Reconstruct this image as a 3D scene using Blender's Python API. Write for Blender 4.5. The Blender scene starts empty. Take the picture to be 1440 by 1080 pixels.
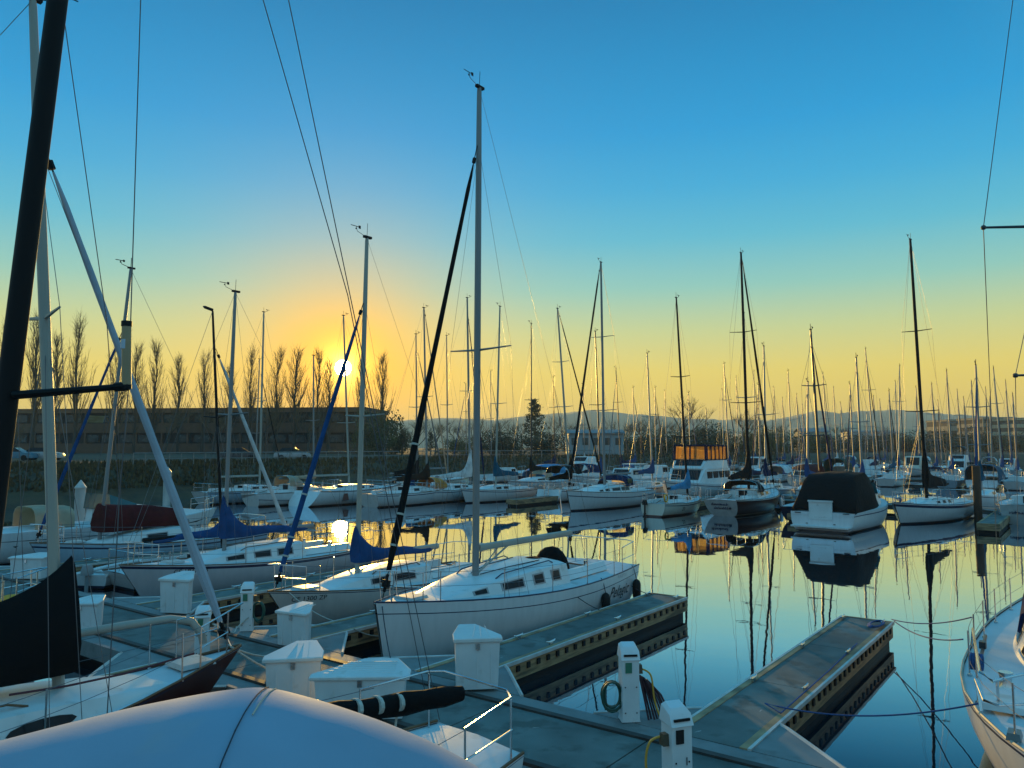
import bpy, bmesh, math, random
from mathutils import Vector, Matrix
R = math.radians
random.seed(7)
SC = bpy.context.scene
COL = SC.collection

# ------------------------------------------------------------------ camera
IW, IH, FPX, HORIZ, CAMH = 1440.0, 1080.0, 1085.0, 629.0, 4.3
PITCH = math.atan((HORIZ - IH / 2) / FPX)
cam_d = bpy.data.cameras.new('camera')
cam_d.sensor_width = 36.0
cam_d.lens = FPX / IW * 36.0
cam_d.clip_start = 0.05
cam_d.clip_end = 20000
cam = bpy.data.objects.new('camera', cam_d)
COL.objects.link(cam)
cam.location = (0, 0, CAMH)
cam.rotation_euler = (R(90) + PITCH, 0, 0)
SC.camera = cam
_up = Vector((0, -math.sin(PITCH), math.cos(PITCH)))
_fw = Vector((0, math.cos(PITCH), math.sin(PITCH)))

def ray(px, py):
    return _fw + Vector(((px - IW / 2) / FPX, 0, 0)) - _up * ((py - IH / 2) / FPX)
def P(px, py, z):                       # where that sight line meets height z
    d = ray(px, py); t = (z - CAMH) / d.z
    return Vector((0, 0, CAMH)) + d * t
def PD(px, py, Y):                      # where it meets distance Y
    d = ray(px, py)
    return Vector((0, 0, CAMH)) + d * (Y / d.y)
def PIX(v):
    d = Vector(v) - Vector((0, 0, CAMH)); k = d.dot(_fw)
    return (IW / 2 + FPX * d.x / k, IH / 2 - FPX * d.dot(_up) / k)

# ------------------------------------------------------------------ sky, sun, exposure
SUN_EL, SUN_AZ = 5.75, -12.4            # degrees; azimuth from +Y towards +X
sd = Vector((math.sin(R(SUN_AZ)) * math.cos(R(SUN_EL)), math.cos(R(SUN_AZ)) * math.cos(R(SUN_EL)), math.sin(R(SUN_EL))))
SUN_STRENGTH = 5.0
sun_d = bpy.data.lights.new('sun', 'SUN')
sun_d.energy = SUN_STRENGTH
sun_d.color = (1.0, 0.60, 0.13)
sun_d.angle = R(0.5)
sun = bpy.data.objects.new('sun', sun_d)
COL.objects.link(sun)
sun.location = sd * 300
sun.rotation_euler = (-sd).to_track_quat('-Z', 'Y').to_euler()

world = bpy.data.worlds.new('World')
SC.world = world
world.use_nodes = True
nt = world.node_tree
nt.nodes.clear()
def N(tree, kind, **kw):
    n = tree.nodes.new(kind)
    for k, v in kw.items():
        setattr(n, k, v)
    return n
def ramp_set(n, stops):
    el = n.color_ramp.elements
    while len(el) > 1: el.remove(el[-1])
    el[0].position = stops[0][0]; el[0].color = (*stops[0][1], 1)
    for p, c in stops[1:]:
        e = el.new(p); e.color = (*c, 1)
def mth(tree, op, a, b=None, clamp=False):
    n = N(tree, 'ShaderNodeMath', operation=op, use_clamp=clamp)
    for i, v in enumerate((a, b)):
        if v is None: continue
        if isinstance(v, (int, float)): n.inputs[i].default_value = v
        else: tree.links.new(v, n.inputs[i])
    return n.outputs[0]
def mixc(tree, fac, a, b, mode='MIX'):
    n = N(tree, 'ShaderNodeMix', data_type='RGBA', blend_type=mode)
    for sock, v in ((n.inputs[0], fac), (n.inputs[6], a), (n.inputs[7], b)):
        if isinstance(v, (int, float)): sock.default_value = v
        elif isinstance(v, tuple): sock.default_value = (*v, 1)
        else: tree.links.new(v, sock)
    return n.outputs[2]
tc = N(nt, 'ShaderNodeTexCoord')
sep = N(nt, 'ShaderNodeSeparateXYZ')
nt.links.new(tc.outputs['Generated'], sep.inputs[0])
elev = mth(nt, 'ARCSINE', sep.outputs['Z'])
efac = mth(nt, 'DIVIDE', elev, R(90), True)
def stops(l): return [(d / 90.0, c) for d, c in l]
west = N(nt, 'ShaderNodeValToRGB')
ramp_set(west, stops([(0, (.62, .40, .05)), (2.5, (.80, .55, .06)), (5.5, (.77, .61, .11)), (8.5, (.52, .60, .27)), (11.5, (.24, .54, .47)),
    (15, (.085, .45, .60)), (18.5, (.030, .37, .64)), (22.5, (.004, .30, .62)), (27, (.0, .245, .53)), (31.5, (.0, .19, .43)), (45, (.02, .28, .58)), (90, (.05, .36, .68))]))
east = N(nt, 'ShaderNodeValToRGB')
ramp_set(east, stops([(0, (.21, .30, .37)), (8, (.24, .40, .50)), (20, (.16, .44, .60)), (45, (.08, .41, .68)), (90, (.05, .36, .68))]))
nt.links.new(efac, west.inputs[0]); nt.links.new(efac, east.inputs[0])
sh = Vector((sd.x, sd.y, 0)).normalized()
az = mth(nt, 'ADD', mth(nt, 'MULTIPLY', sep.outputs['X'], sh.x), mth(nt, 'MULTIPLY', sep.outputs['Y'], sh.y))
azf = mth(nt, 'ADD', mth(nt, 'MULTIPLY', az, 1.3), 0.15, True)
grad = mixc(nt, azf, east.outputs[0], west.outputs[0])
# glow round the sun
dotn = N(nt, 'ShaderNodeVectorMath', operation='DOT_PRODUCT')
nt.links.new(tc.outputs['Generated'], dotn.inputs[0]); dotn.inputs[1].default_value = sd
ang = mth(nt, 'ARCCOSINE', mth(nt, 'MINIMUM', dotn.outputs['Value'], 0.9999999))
def glow(width_deg, col, amp):
    g = mth(nt, 'EXPONENT', mth(nt, 'MULTIPLY', ang, -1.0 / R(width_deg)))
    return mixc(nt, 1.0, (col[0] * amp, col[1] * amp, col[2] * amp), g, 'MULTIPLY')
g1 = glow(2.6, (1.0, .48, .0), .75)
g2 = glow(.62, (1.0, .70, .14), 7.0)
disc = mth(nt, 'LESS_THAN', ang, R(.58))
disc_c = mixc(nt, 1.0, (45., 36., 20.), disc, 'MULTIPLY')
skyn = N(nt, 'ShaderNodeTexSky', sky_type='NISHITA', sun_disc=False, sun_elevation=R(SUN_EL), sun_rotation=R(SUN_AZ))
nish = mixc(nt, 1.0, skyn.outputs[0], (.10, .10, .10), 'MULTIPLY')
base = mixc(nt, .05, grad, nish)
amb = mth(nt, 'MULTIPLY', mth(nt, 'EXPONENT', mth(nt, 'MULTIPLY', mth(nt, 'POWER', mth(nt, 'DIVIDE', ang, R(6.3)), 1.35), -1.0)), .95)
base = mixc(nt, amb, base, (1.10, .47, .004))
s = mixc(nt, 1.0, base, g1, 'ADD'); s = mixc(nt, 1.0, s, g2, 'ADD'); s = mixc(nt, 1.0, s, disc_c, 'ADD')
below = mth(nt, 'LESS_THAN', sep.outputs['Z'], -.002)
s = mixc(nt, below, s, (.05, .05, .045))
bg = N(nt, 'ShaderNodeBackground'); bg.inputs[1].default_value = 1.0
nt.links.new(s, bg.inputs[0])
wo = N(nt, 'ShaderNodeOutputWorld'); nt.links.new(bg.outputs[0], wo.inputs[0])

SC.view_settings.view_transform = 'Standard'
SC.view_settings.look = 'None'
SC.view_settings.exposure = 0.2
SC.view_settings.gamma = 1.0
SC.cycles.max_bounces = 8
SC.cycles.sample_clamp_indirect = 6.0
SC.cycles.caustics_reflective = False
SC.cycles.caustics_refractive = False

# ------------------------------------------------------------------ materials
MATS = {}
def mat(name, col, rough=.5, metal=0., var=.12, scale=3., bump=0., bscale=30., spec=.5, stretch=None, dirt=None, scuff=None):
    """one procedural surface: base colour broken up by noise, optional bump and dirt patches"""
    if name in MATS: return MATS[name]
    m = bpy.data.materials.new(name); m.use_nodes = True
    t = m.node_tree; b = t.nodes['Principled BSDF']
    tcn = N(t, 'ShaderNodeTexCoord'); src = tcn.outputs['Object']
    if stretch:
        mp = N(t, 'ShaderNodeMapping'); mp.inputs['Scale'].default_value = stretch
        t.links.new(src, mp.inputs[0]); src = mp.outputs[0]
    nz = N(t, 'ShaderNodeTexNoise'); nz.inputs['Scale'].default_value = scale; nz.inputs['Detail'].default_value = 6
    t.links.new(src, nz.inputs['Vector'])
    r = N(t, 'ShaderNodeValToRGB')
    lo = tuple(max(0, c * (1 - var)) for c in col); hi = tuple(c * (1 + var) for c in col)
    ramp_set(r, [(.32, lo), (.68, hi)])
    t.links.new(nz.outputs[0], r.inputs[0])
    c = r.outputs[0]
    if dirt:
        n2 = N(t, 'ShaderNodeTexNoise'); n2.inputs['Scale'].default_value = dirt[0]; n2.inputs['Detail'].default_value = 8
        t.links.new(src, n2.inputs['Vector'])
        r2 = N(t, 'ShaderNodeValToRGB'); ramp_set(r2, [(dirt[2], (0, 0, 0)), (min(1, dirt[2] + .12), (1, 1, 1))])
        t.links.new(n2.outputs[0], r2.inputs[0])
        c = mixc(t, mth(t, 'MULTIPLY', r2.outputs[0], dirt[3]), c, dirt[1])
    if scuff:
        mp2 = N(t, 'ShaderNodeMapping'); mp2.inputs['Scale'].default_value = (1, 3.2, 1); mp2.inputs['Rotation'].default_value = (0, 0, .5); t.links.new(tcn.outputs['Object'], mp2.inputs[0])
        n4 = N(t, 'ShaderNodeTexNoise'); n4.inputs['Scale'].default_value = scuff[0]; n4.inputs['Detail'].default_value = 3; t.links.new(mp2.outputs[0], n4.inputs['Vector'])
        r4 = N(t, 'ShaderNodeValToRGB'); ramp_set(r4, [(scuff[2], (0, 0, 0)), (scuff[2] + .03, (1, 1, 1))]); t.links.new(n4.outputs[0], r4.inputs[0])
        c = mixc(t, mth(t, 'MULTIPLY', r4.outputs[0], scuff[3]), c, scuff[1])
    t.links.new(c, b.inputs['Base Color'])
    rr = mth(t, 'ADD', mth(t, 'MULTIPLY', nz.outputs[0], .25), rough - .12, True)
    t.links.new(rr, b.inputs['Roughness'])
    b.inputs['Metallic'].default_value = metal
    b.inputs['Specular IOR Level'].default_value = spec if max(col) > .02 else min(spec, .2)
    if bump:
        n3 = N(t, 'ShaderNodeTexNoise'); n3.inputs['Scale'].default_value = bscale; n3.inputs['Detail'].default_value = 4
        t.links.new(src, n3.inputs['Vector'])
        bn = N(t, 'ShaderNodeBump'); bn.inputs['Strength'].default_value = bump; bn.inputs['Distance'].default_value = .05
        t.links.new(n3.outputs[0], bn.inputs['Height']); t.links.new(bn.outputs[0], b.inputs['Normal'])
    MATS[name] = m
    return m
def hullmat(name, col, boot=(.015, .02, .05), anti=(.012, .012, .014), zb=.10, za=.03, rough=.28):
    """painted hull: bottom paint, boot stripe and topsides by height, with faint run-off streaks"""
    if name in MATS: return MATS[name]
    m = bpy.data.materials.new(name); m.use_nodes = True
    t = m.node_tree; b = t.nodes['Principled BSDF']
    tcn = N(t, 'ShaderNodeTexCoord'); sp = N(t, 'ShaderNodeSeparateXYZ'); t.links.new(tcn.outputs['Object'], sp.inputs[0])
    mp = N(t, 'ShaderNodeMapping'); mp.inputs['Scale'].default_value = (3.5, 3.5, .35); t.links.new(tcn.outputs['Object'], mp.inputs[0])
    nz = N(t, 'ShaderNodeTexNoise'); nz.inputs['Scale'].default_value = 2.2; nz.inputs['Detail'].default_value = 6; t.links.new(mp.outputs[0], nz.inputs['Vector'])
    r = N(t, 'ShaderNodeValToRGB'); ramp_set(r, [(.3, tuple(c * .91 for c in col)), (.62, col)]); t.links.new(nz.outputs[0], r.inputs[0])
    c = mixc(t, mth(t, 'LESS_THAN', sp.outputs['Z'], zb), r.outputs[0], boot)
    c = mixc(t, mth(t, 'LESS_THAN', sp.outputs['Z'], za), c, anti)
    t.links.new(c, b.inputs['Base Color']); b.inputs['Roughness'].default_value = rough
    MATS[name] = m
    return m
GEL = mat('gelcoat_white', (.66, .67, .66), .35, var=.08, scale=1.5, dirt=(4., (.38, .36, .31), .60, .45))
GELC = mat('gelcoat_cream', (.60, .56, .46), .4, var=.08, scale=1.5)
NONSKID = mat('deck_nonskid', (.56, .58, .58), .7, var=.08, scale=2., bump=.15, bscale=120, dirt=(3., (.33, .31, .28), .58, .5))
ALU = mat('anodised_aluminium', (.22, .22, .22), .45, .3, var=.10, scale=2., stretch=(1, 1, .15))
PAINTMAST = mat('white_painted_spar', (.36, .33, .28), .5, .0, var=.1, scale=2, stretch=(1, 1, .15))
BLACKSPAR = mat('black_spar', (.005, .005, .006), .6, .0, var=.2, scale=3)
DARKSPAR = mat('dark_grey_spar', (.05, .05, .055), .4, .3, var=.2)
STEEL = mat('stainless_steel', (.62, .62, .62), .22, 1., var=.05)
WIRE = mat('rigging_wire', (.13, .13, .14), .4, .6, var=.1)
GLASS = mat('smoked_window', (.012, .014, .018), .12, 0, var=.2)
RUB = mat('black_rubber', (.012, .012, .013), .6, var=.3)
NAVY = mat('navy_stripe', (.012, .02, .06), .35, var=.1)
TEAK = mat('teak_trim', (.17, .075, .03), .6, var=.25, scale=8, stretch=(.3, 3, 3))
def thin(n, c):
    m = canvas(n, c); t = m.node_tree; b = t.nodes['Principled BSDF']; tr = N(t, 'ShaderNodeBsdfTranslucent'); tr.inputs[0].default_value = (min(1, c[0] * 1.4), c[1] * 1.3, c[2], 1)
    mx = N(t, 'ShaderNodeMixShader'); mx.inputs[0].default_value = .4
    t.links.new(b.outputs[0], mx.inputs[1]); t.links.new(tr.outputs[0], mx.inputs[2]); t.links.new(mx.outputs[0], t.nodes['Material Output'].inputs[0])
    return m
def canvas(n, c): return mat(n, c, .85, var=.22, scale=2.5, bump=.7, bscale=5, spec=.15)
C_BLUE = canvas('canvas_royal_blue', (.016, .060, .17))
C_NAVY = canvas('canvas_navy', (.010, .018, .06))
C_BLACK = canvas('canvas_black', (.006, .006, .007))
C_MAROON = canvas('canvas_maroon', (.075, .011, .012))
C_TEAL = canvas('canvas_teal', (.012, .085, .14))
C_LBLUE = canvas('canvas_light_blue', (.05, .22, .40))
C_WHITE = canvas('canvas_white', (.55, .55, .54))
C_TAN = thin('canvas_tan', (.50, .42, .32))
C_GREEN = canvas('canvas_green', (.01, .05, .04))
C_ORANGE = canvas('canvas_orange', (.55, .22, .05))
ROPE = mat('white_rope', (.45, .43, .38), .9, var=.2, scale=30)
ROPEB = mat('blue_rope', (.02, .07, .20), .8, var=.3, scale=30)
ROPED = mat('dark_rope', (.03, .035, .05), .8, var=.3, scale=30)
CORDY = mat('yellow_cord', (.55, .27, .03), .5, var=.15)
HOSE = mat('green_hose', (.012, .07, .05), .5, var=.2)
HOSEP = mat('plum_cable', (.045, .02, .03), .5, var=.4, scale=12)
PLAST = mat('white_plastic', (.64, .65, .65), .42, var=.06, scale=3, dirt=(5., (.40, .38, .34), .62, .5))
DOCK = mat('dock_concrete', (.135, .155, .145), .85, var=.30, scale=1.1, bump=.25, bscale=60, dirt=(2.6, (.085, .09, .08), .52, .7), spec=.25, scuff=(2.1, (.38, .38, .36), .715, .7))
DOCKL = mat('dock_knee_plate', (.19, .195, .19), .75, var=.15, scale=2, dirt=(3., (.12, .11, .10), .55, .5))
CURB = mat('tarred_waler', (.035, .033, .03), .7, var=.4, scale=4)
FASCIA = mat('weathered_timber_warm_lit', (.34, .215, .11), .75, var=.35, scale=5, stretch=(.5, .5, 4), dirt=(2., (.05, .045, .03), .5, .7))  # timber base lifted towards ochre to stand in for warm low sunlight
RUBW = mat('white_rub_strip', (.50, .49, .46), .5, var=.2, scale=4)
PILE = mat('piling_white', (.50, .50, .48), .6, var=.25, scale=2, stretch=(1, 1, .3))
SIGN = mat('lettering_dark', (.012, .013, .02), .5, var=.1)
SIGNB = mat('lettering_blue', (.015, .04, .14), .5, var=.1)
SIGNG = mat('lettering_grey', (.24, .26, .28), .5, var=.1)
GREENP = mat('green_panel', (.03, .16, .10), .4, var=.1)
RED = mat('red_plastic', (.40, .02, .015), .45, var=.1)
YEL = mat('yellow_plastic', (.75, .36, .02), .5, var=.1)
FLEECE = mat('orange_fabric', (.60, .30, .06), .8, var=.2)
def vinyl():
    m = bpy.data.materials.new('amber_vinyl_window'); m.use_nodes = True; t = m.node_tree
    b = t.nodes['Principled BSDF']; o = t.nodes['Material Output']
    b.inputs['Base Color'].default_value = (.55, .30, .12, 1); b.inputs['Roughness'].default_value = .3
    tr = N(t, 'ShaderNodeBsdfTranslucent'); tr.inputs[0].default_value = (.95, .75, .50, 1)
    nz = N(t, 'ShaderNodeTexNoise'); nz.inputs['Scale'].default_value = 2.5
    r = N(t, 'ShaderNodeValToRGB'); ramp_set(r, [(.35, (.80, .55, .30)), (.7, (.98, .82, .58))]); t.links.new(nz.outputs[0], r.inputs[0]); t.links.new(r.outputs[0], tr.inputs[0])
    mx = N(t, 'ShaderNodeMixShader'); mx.inputs[0].default_value = .85
    t.links.new(b.outputs[0], mx.inputs[1]); t.links.new(tr.outputs[0], mx.inputs[2])
    tp = N(t, 'ShaderNodeBsdfTransparent'); tp.inputs[0].default_value = (1., .90, .68, 1)
    m2 = N(t, 'ShaderNodeMixShader'); m2.inputs[0].default_value = .55
    t.links.new(mx.outputs[0], m2.inputs[1]); t.links.new(tp.outputs[0], m2.inputs[2]); t.links.new(m2.outputs[0], o.inputs[0])
    return m
VINYL = vinyl()
H_WHITE = hullmat('hull_white', (.64, .65, .66))
H_WHITEB = hullmat('hull_white_blue_boot', (.62, .64, .66), boot=(.02, .05, .16), zb=.16, za=.07)
H_CREAM = hullmat('hull_cream', (.58, .55, .47), boot=(.10, .02, .02))
H_GREY = hullmat('hull_grey', (.42, .43, .45))
H_RED = hullmat('hull_dark_red', (.040, .006, .006), boot=(.5, .5, .48), zb=.12, za=.07)
H_NAVY = hullmat('hull_navy', (.012, .02, .05), boot=(.4, .4, .4))
H_BLUE = hullmat('hull_pale_blue', (.30, .42, .52))

# ------------------------------------------------------------------ mesh helper
class MB:
    def __init__(s): s.v, s.f, s.m = [], [], []
    def add(s, vs, fs, mi=0):
        o = len(s.v); s.v += [tuple(v) for v in vs]
        for f in fs: s.f.append(tuple(i + o for i in f)); s.m.append(mi)
    def box(s, c, d, mi=0, rz=0., top=1.0, M=None):
        x, y, z = d[0] / 2, d[1] / 2, d[2] / 2
        vs = [(-x, -y, -z), (x, -y, -z), (x, y, -z), (-x, y, -z), (-x * top, -y * top, z), (x * top, -y * top, z), (x * top, y * top, z), (-x * top, y * top, z)]
        q = Matrix.Rotation(rz, 3, 'Z')
        vs = [q @ Vector(v) + Vector(c) for v in vs]
        if M is not None: vs = [M @ v for v in vs]
        s.add(vs, [(3, 2, 1, 0), (4, 5, 6, 7), (0, 1, 5, 4), (1, 2, 6, 5), (2, 3, 7, 6), (3, 0, 4, 7)], mi)
    def tube(s, pts, r, n=6, mi=0, flat=1.0):
        pts = [Vector(p) for p in pts]; k = len(pts)
        rs = r if isinstance(r, (list, tuple)) else [r] * k
        t0 = (pts[1] - pts[0]).normalized()
        a = Vector((0, 0, 1)) if abs(t0.z) < .9 else Vector((1, 0, 0))
        u = t0.cross(a).normalized(); rings = []
        for i, p in enumerate(pts):
            t = ((pts[min(i + 1, k - 1)] - pts[max(i - 1, 0)])).normalized()
            u = (u - t * u.dot(t)).normalized(); w = t.cross(u)
            rings.append([p + (u * math.cos(2 * math.pi * j / n) + w * math.sin(2 * math.pi * j / n) * flat) * rs[i] for j in range(n)])
        s.loft(rings, mi)
    def loft(s, rings, mi=0, closed=True, cap=True):
        o = len(s.v); n = len(rings[0])
        for r in rings: s.v += [tuple(v) for v in r]
        for i in range(len(rings) - 1):
            for j in range(n if closed else n - 1):
                a, b = i * n + j, i * n + (j + 1) % n
                s.f.append((o + a, o + b, o + b + n, o + a + n)); s.m.append(mi if isinstance(mi, int) else mi[j])
        if cap and closed:
            m0 = mi if isinstance(mi, int) else mi[0]
            s.f.append(tuple(o + j for j in reversed(range(n)))); s.m.append(m0)
            q = o + (len(rings) - 1) * n
            s.f.append(tuple(q + j for j in range(n))); s.m.append(m0)
    def prism(s, poly, z0, z1, mi=0, k0=1., k1=1.):
        cx = sum(p[0] for p in poly) / len(poly); cy = sum(p[1] for p in poly) / len(poly)
        s.loft([[(cx + (x - cx) * k, cy + (y - cy) * k, z) for x, y in poly] for k, z in ((k0, z0), (k1, z1))], mi)
    def ball(s, c, r, mi=0, n=8, sz=1.):
        rings = []
        for i in range(1, n // 2 + 1):
            a = math.pi * i / (n // 2 + 1)
            rings.append([(c[0] + r * math.sin(a) * math.cos(2 * math.pi * j / n), c[1] + r * math.sin(a) * math.sin(2 * math.pi * j / n), c[2] - r * sz * math.cos(a)) for j in range(n)])
        s.loft(rings, mi)
    def build(s, name, mats, parent=None, angle=38., smooth=True):
        me = bpy.data.meshes.new(name); me.from_pydata(s.v, [], s.f)
        if not isinstance(mats, (list, tuple)): mats = [mats]
        for m in mats: me.materials.append(m)
        if len(mats) > 1: me.polygons.foreach_set('material_index', s.m)
        bm = bmesh.new(); bm.from_mesh(me); bmesh.ops.recalc_face_normals(bm, faces=bm.faces); bm.to_mesh(me); bm.free()
        if smooth:
            me.polygons.foreach_set('use_smooth', [True] * len(me.polygons))
            me.set_sharp_from_angle(angle=R(angle))
        o = bpy.data.objects.new(name, me); COL.objects.link(o)
        if parent is not None: o.parent = parent
        return o

def thing(name, label, cat, loc=(0, 0, 0), rz=0., group=None):
    o = bpy.data.objects.new(name, None); COL.objects.link(o)
    o.empty_display_size = .3
    o.location = loc; o.rotation_euler = (0, 0, rz)
    o['label'] = label; o['category'] = cat
    if group: o['group'] = group
    return o
def tag(o, label, cat, group=None):
    o['label'] = label; o['category'] = cat
    if group: o['group'] = group
    return o
def part(mb, name, mats, parent, **k): return mb.build(name, mats, parent, **k)
def sagline(a, b, sag, n=14):
    a, b = Vector(a), Vector(b)
    return [a.lerp(b, i / n) - Vector((0, 0, sag * 4 * (i / n) * (1 - i / n))) for i in range(n + 1)]
def text_mesh(txt, size, shear=0., spacing=1.):
    cu = bpy.data.curves.new('lettering', 'FONT'); cu.body = txt; cu.size = size; cu.shear = shear; cu.space_character = spacing
    cu.align_x = 'CENTER'; cu.resolution_u = 3
    ob = bpy.data.objects.new('lettering', cu); COL.objects.link(ob)
    dg = bpy.context.evaluated_depsgraph_get(); dg.update()
    me = bpy.data.meshes.new_from_object(ob.evaluated_get(dg))
    bpy.data.objects.remove(ob)
    return me
def text_on(txt, size, fn, m, parent, shear=0., spacing=1., name='lettering'):
    """letters laid on a surface: fn(tx, ty) gives the point of the surface"""
    me = text_mesh(txt, size, shear, spacing)
    bm = bmesh.new(); bm.from_mesh(me)
    bmesh.ops.triangulate(bm, faces=bm.faces)
    for v in bm.verts: v.co = fn(v.co.x, v.co.y)
    bm.to_mesh(me); bm.free()
    me.materials.clear(); me.materials.append(m)
    o = bpy.data.objects.new(name, me); COL.objects.link(o); o.parent = parent
    return o

# marina axes: a runs along the finger docks away from us, b along the walkway to the right
UA = math.atan2(.801, .599)
U = Vector((math.cos(UA), math.sin(UA), 0)); V = Vector((math.sin(UA), -math.cos(UA), 0))
def AB(a, b, z=0.): return U * a + V * b + Vector((0, 0, z))
def toAB(p): return (p[0] * U.x + p[1] * U.y, p[0] * V.x + p[1] * V.y)
def row_point(px, a, z=0.):
    d = ray(px, HORIZ); k = a / (d.x * U.x + d.y * U.y)
    return Vector((d.x * k, d.y * k, z))
#SECTION_STRUCTURE
# ------------------------------------------------------------------ water, shore, hills
def water_mat():
    m = bpy.data.materials.new('harbour_water'); m.use_nodes = True; t = m.node_tree
    t.nodes.remove(t.nodes['Principled BSDF']); o = t.nodes['Material Output']
    gl = N(t, 'ShaderNodeBsdfGlossy'); gl.inputs['Color'].default_value = (.82, .92, 1., 1); gl.inputs['Roughness'].default_value = .012
    df = N(t, 'ShaderNodeBsdfDiffuse'); df.inputs[0].default_value = (.008, .020, .030, 1)
    lw = N(t, 'ShaderNodeLayerWeight'); lw.inputs[0].default_value = .5
    r = N(t, 'ShaderNodeValToRGB')
    ramp_set(r, [(0, (.03,) * 3), (.55, (.09,) * 3), (.66, (.22,) * 3), (.72, (.50,) * 3), (.77, (.80,) * 3), (.85, (.92,) * 3), (1, (1,) * 3)])
    t.links.new(lw.outputs['Facing'], r.inputs[0])
    mx = N(t, 'ShaderNodeMixShader'); t.links.new(r.outputs[0], mx.inputs[0]); t.links.new(df.outputs[0], mx.inputs[1]); t.links.new(gl.outputs[0], mx.inputs[2])
    t.links.new(mx.outputs[0], o.inputs[0])
    tcn = N(t, 'ShaderNodeTexCoord')
    n1 = N(t, 'ShaderNodeTexNoise'); n1.inputs['Scale'].default_value = .7; n1.inputs['Detail'].default_value = 2; t.links.new(tcn.outputs['Object'], n1.inputs[0])
    n2 = N(t, 'ShaderNodeTexNoise'); n2.inputs['Scale'].default_value = 4.; n2.inputs['Detail'].default_value = 2; t.links.new(tcn.outputs['Object'], n2.inputs[0])
    h = mth(t, 'ADD', n1.outputs[0], mth(t, 'MULTIPLY', n2.outputs[0], .10))
    b = N(t, 'ShaderNodeBump'); b.inputs['Strength'].default_value = 1.; b.inputs['Distance'].default_value = .0032
    t.links.new(h, b.inputs['Height']); t.links.new(b.outputs[0], gl.inputs['Normal'])
    return m
mb = MB(); mb.add([(-500, -80, 0), (500, -80, 0), (500, 420, 0), (-500, 420, 0)], [(0, 1, 2, 3)])
mb.build('water', water_mat(), smooth=False)['kind'] = 'structure'

SOIL = mat('bank_soil', (.075, .046, .022), .95, var=.45, scale=.6, bump=.6, bscale=2.5, dirt=(.35, (.05, .04, .018), .5, .6))
shore = [(-900, 745), (-420, 728), (-200, 720), (60, 716), (250, 703), (420, 691), (520, 684), (600, 677), (760, 671), (930, 663), (1100, 659), (1440, 656), (1900, 654), (2600, 654)]
rng = random.Random(3)
sp_ = []
for (x0, y0), (x1, y1) in zip(shore, shore[1:]):
    for k in range(12): sp_.append((x0 + (x1 - x0) * k / 12, y0 + (y1 - y0) * k / 12))
rows = [[], [], [], [], []]
for px, py in sp_:
    p = P(px, py, 0); d = p.length; q = p.normalized()
    j = rng.uniform(-.5, .5)
    for r_, (off, z) in zip(rows, ((-1.5 + j, -.6), (2.5 + j, .9 + rng.uniform(-.2, .2)), (6.5 + j, 2.3 + rng.uniform(-.15, .15)), (10, 2.75), (0, 2.85))):
        r_.append(q * (d + off) if off else q * 2350)
        r_[-1].z = z
mb = MB(); mb.loft(rows, closed=False); mb.build('ground', SOIL, angle=70)['kind'] = 'structure'

HILL = mat('hazy_hill_scrub', (.24, .21, .13), .95, var=.3, scale=.01)  # dry scrub tone, lightened to carry part of the distance haze
def ridge(name, prof, D, deep):
    rng = random.Random(D); pts = []
    for (x0, y0), (x1, y1) in zip(prof, prof[1:]):
        for k in range(9):
            f = k / 9; pts.append((x0 + (x1 - x0) * f, y0 + (y1 - y0) * f - rng.uniform(-.7, .7)))
    rows = [[], [], [], [], []]
    for px, py in pts:
        c = PD(px, py, D)
        for r_, (dy, k) in zip(rows, ((-deep, 0), (-deep * .55, .5), (-deep * .2, .9), (0, 1), (deep * .8, .3))):
            s = (D + dy) / D
            r_.append((c.x * s, D + dy, 2.5 + (c.z - 2.5) * k * rng.uniform(.93, 1.0) if k < 1 else c.z))
    mb = MB(); mb.loft(rows, closed=False); o = mb.build(name, HILL, angle=180); o['kind'] = 'structure'; return o
ridge('hills', [(-900, 600), (200, 598), (540, 593), (620, 588), (700, 590), (760, 583), (830, 577), (900, 583), (960, 588), (1010, 590), (1080, 591), (1110, 586), (1150, 577), (1180, 581), (1215, 578), (1260, 576), (1300, 580), (1345, 583), (1400, 586), (1500, 588), (2300, 596)], 1900, 400)
ridge('hills', [(900, 618), (1040, 610), (1090, 604), (1150, 599), (1190, 595), (1240, 601), (1330, 603), (1440, 604), (1800, 606), (2300, 614)], 1050, 250)

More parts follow.
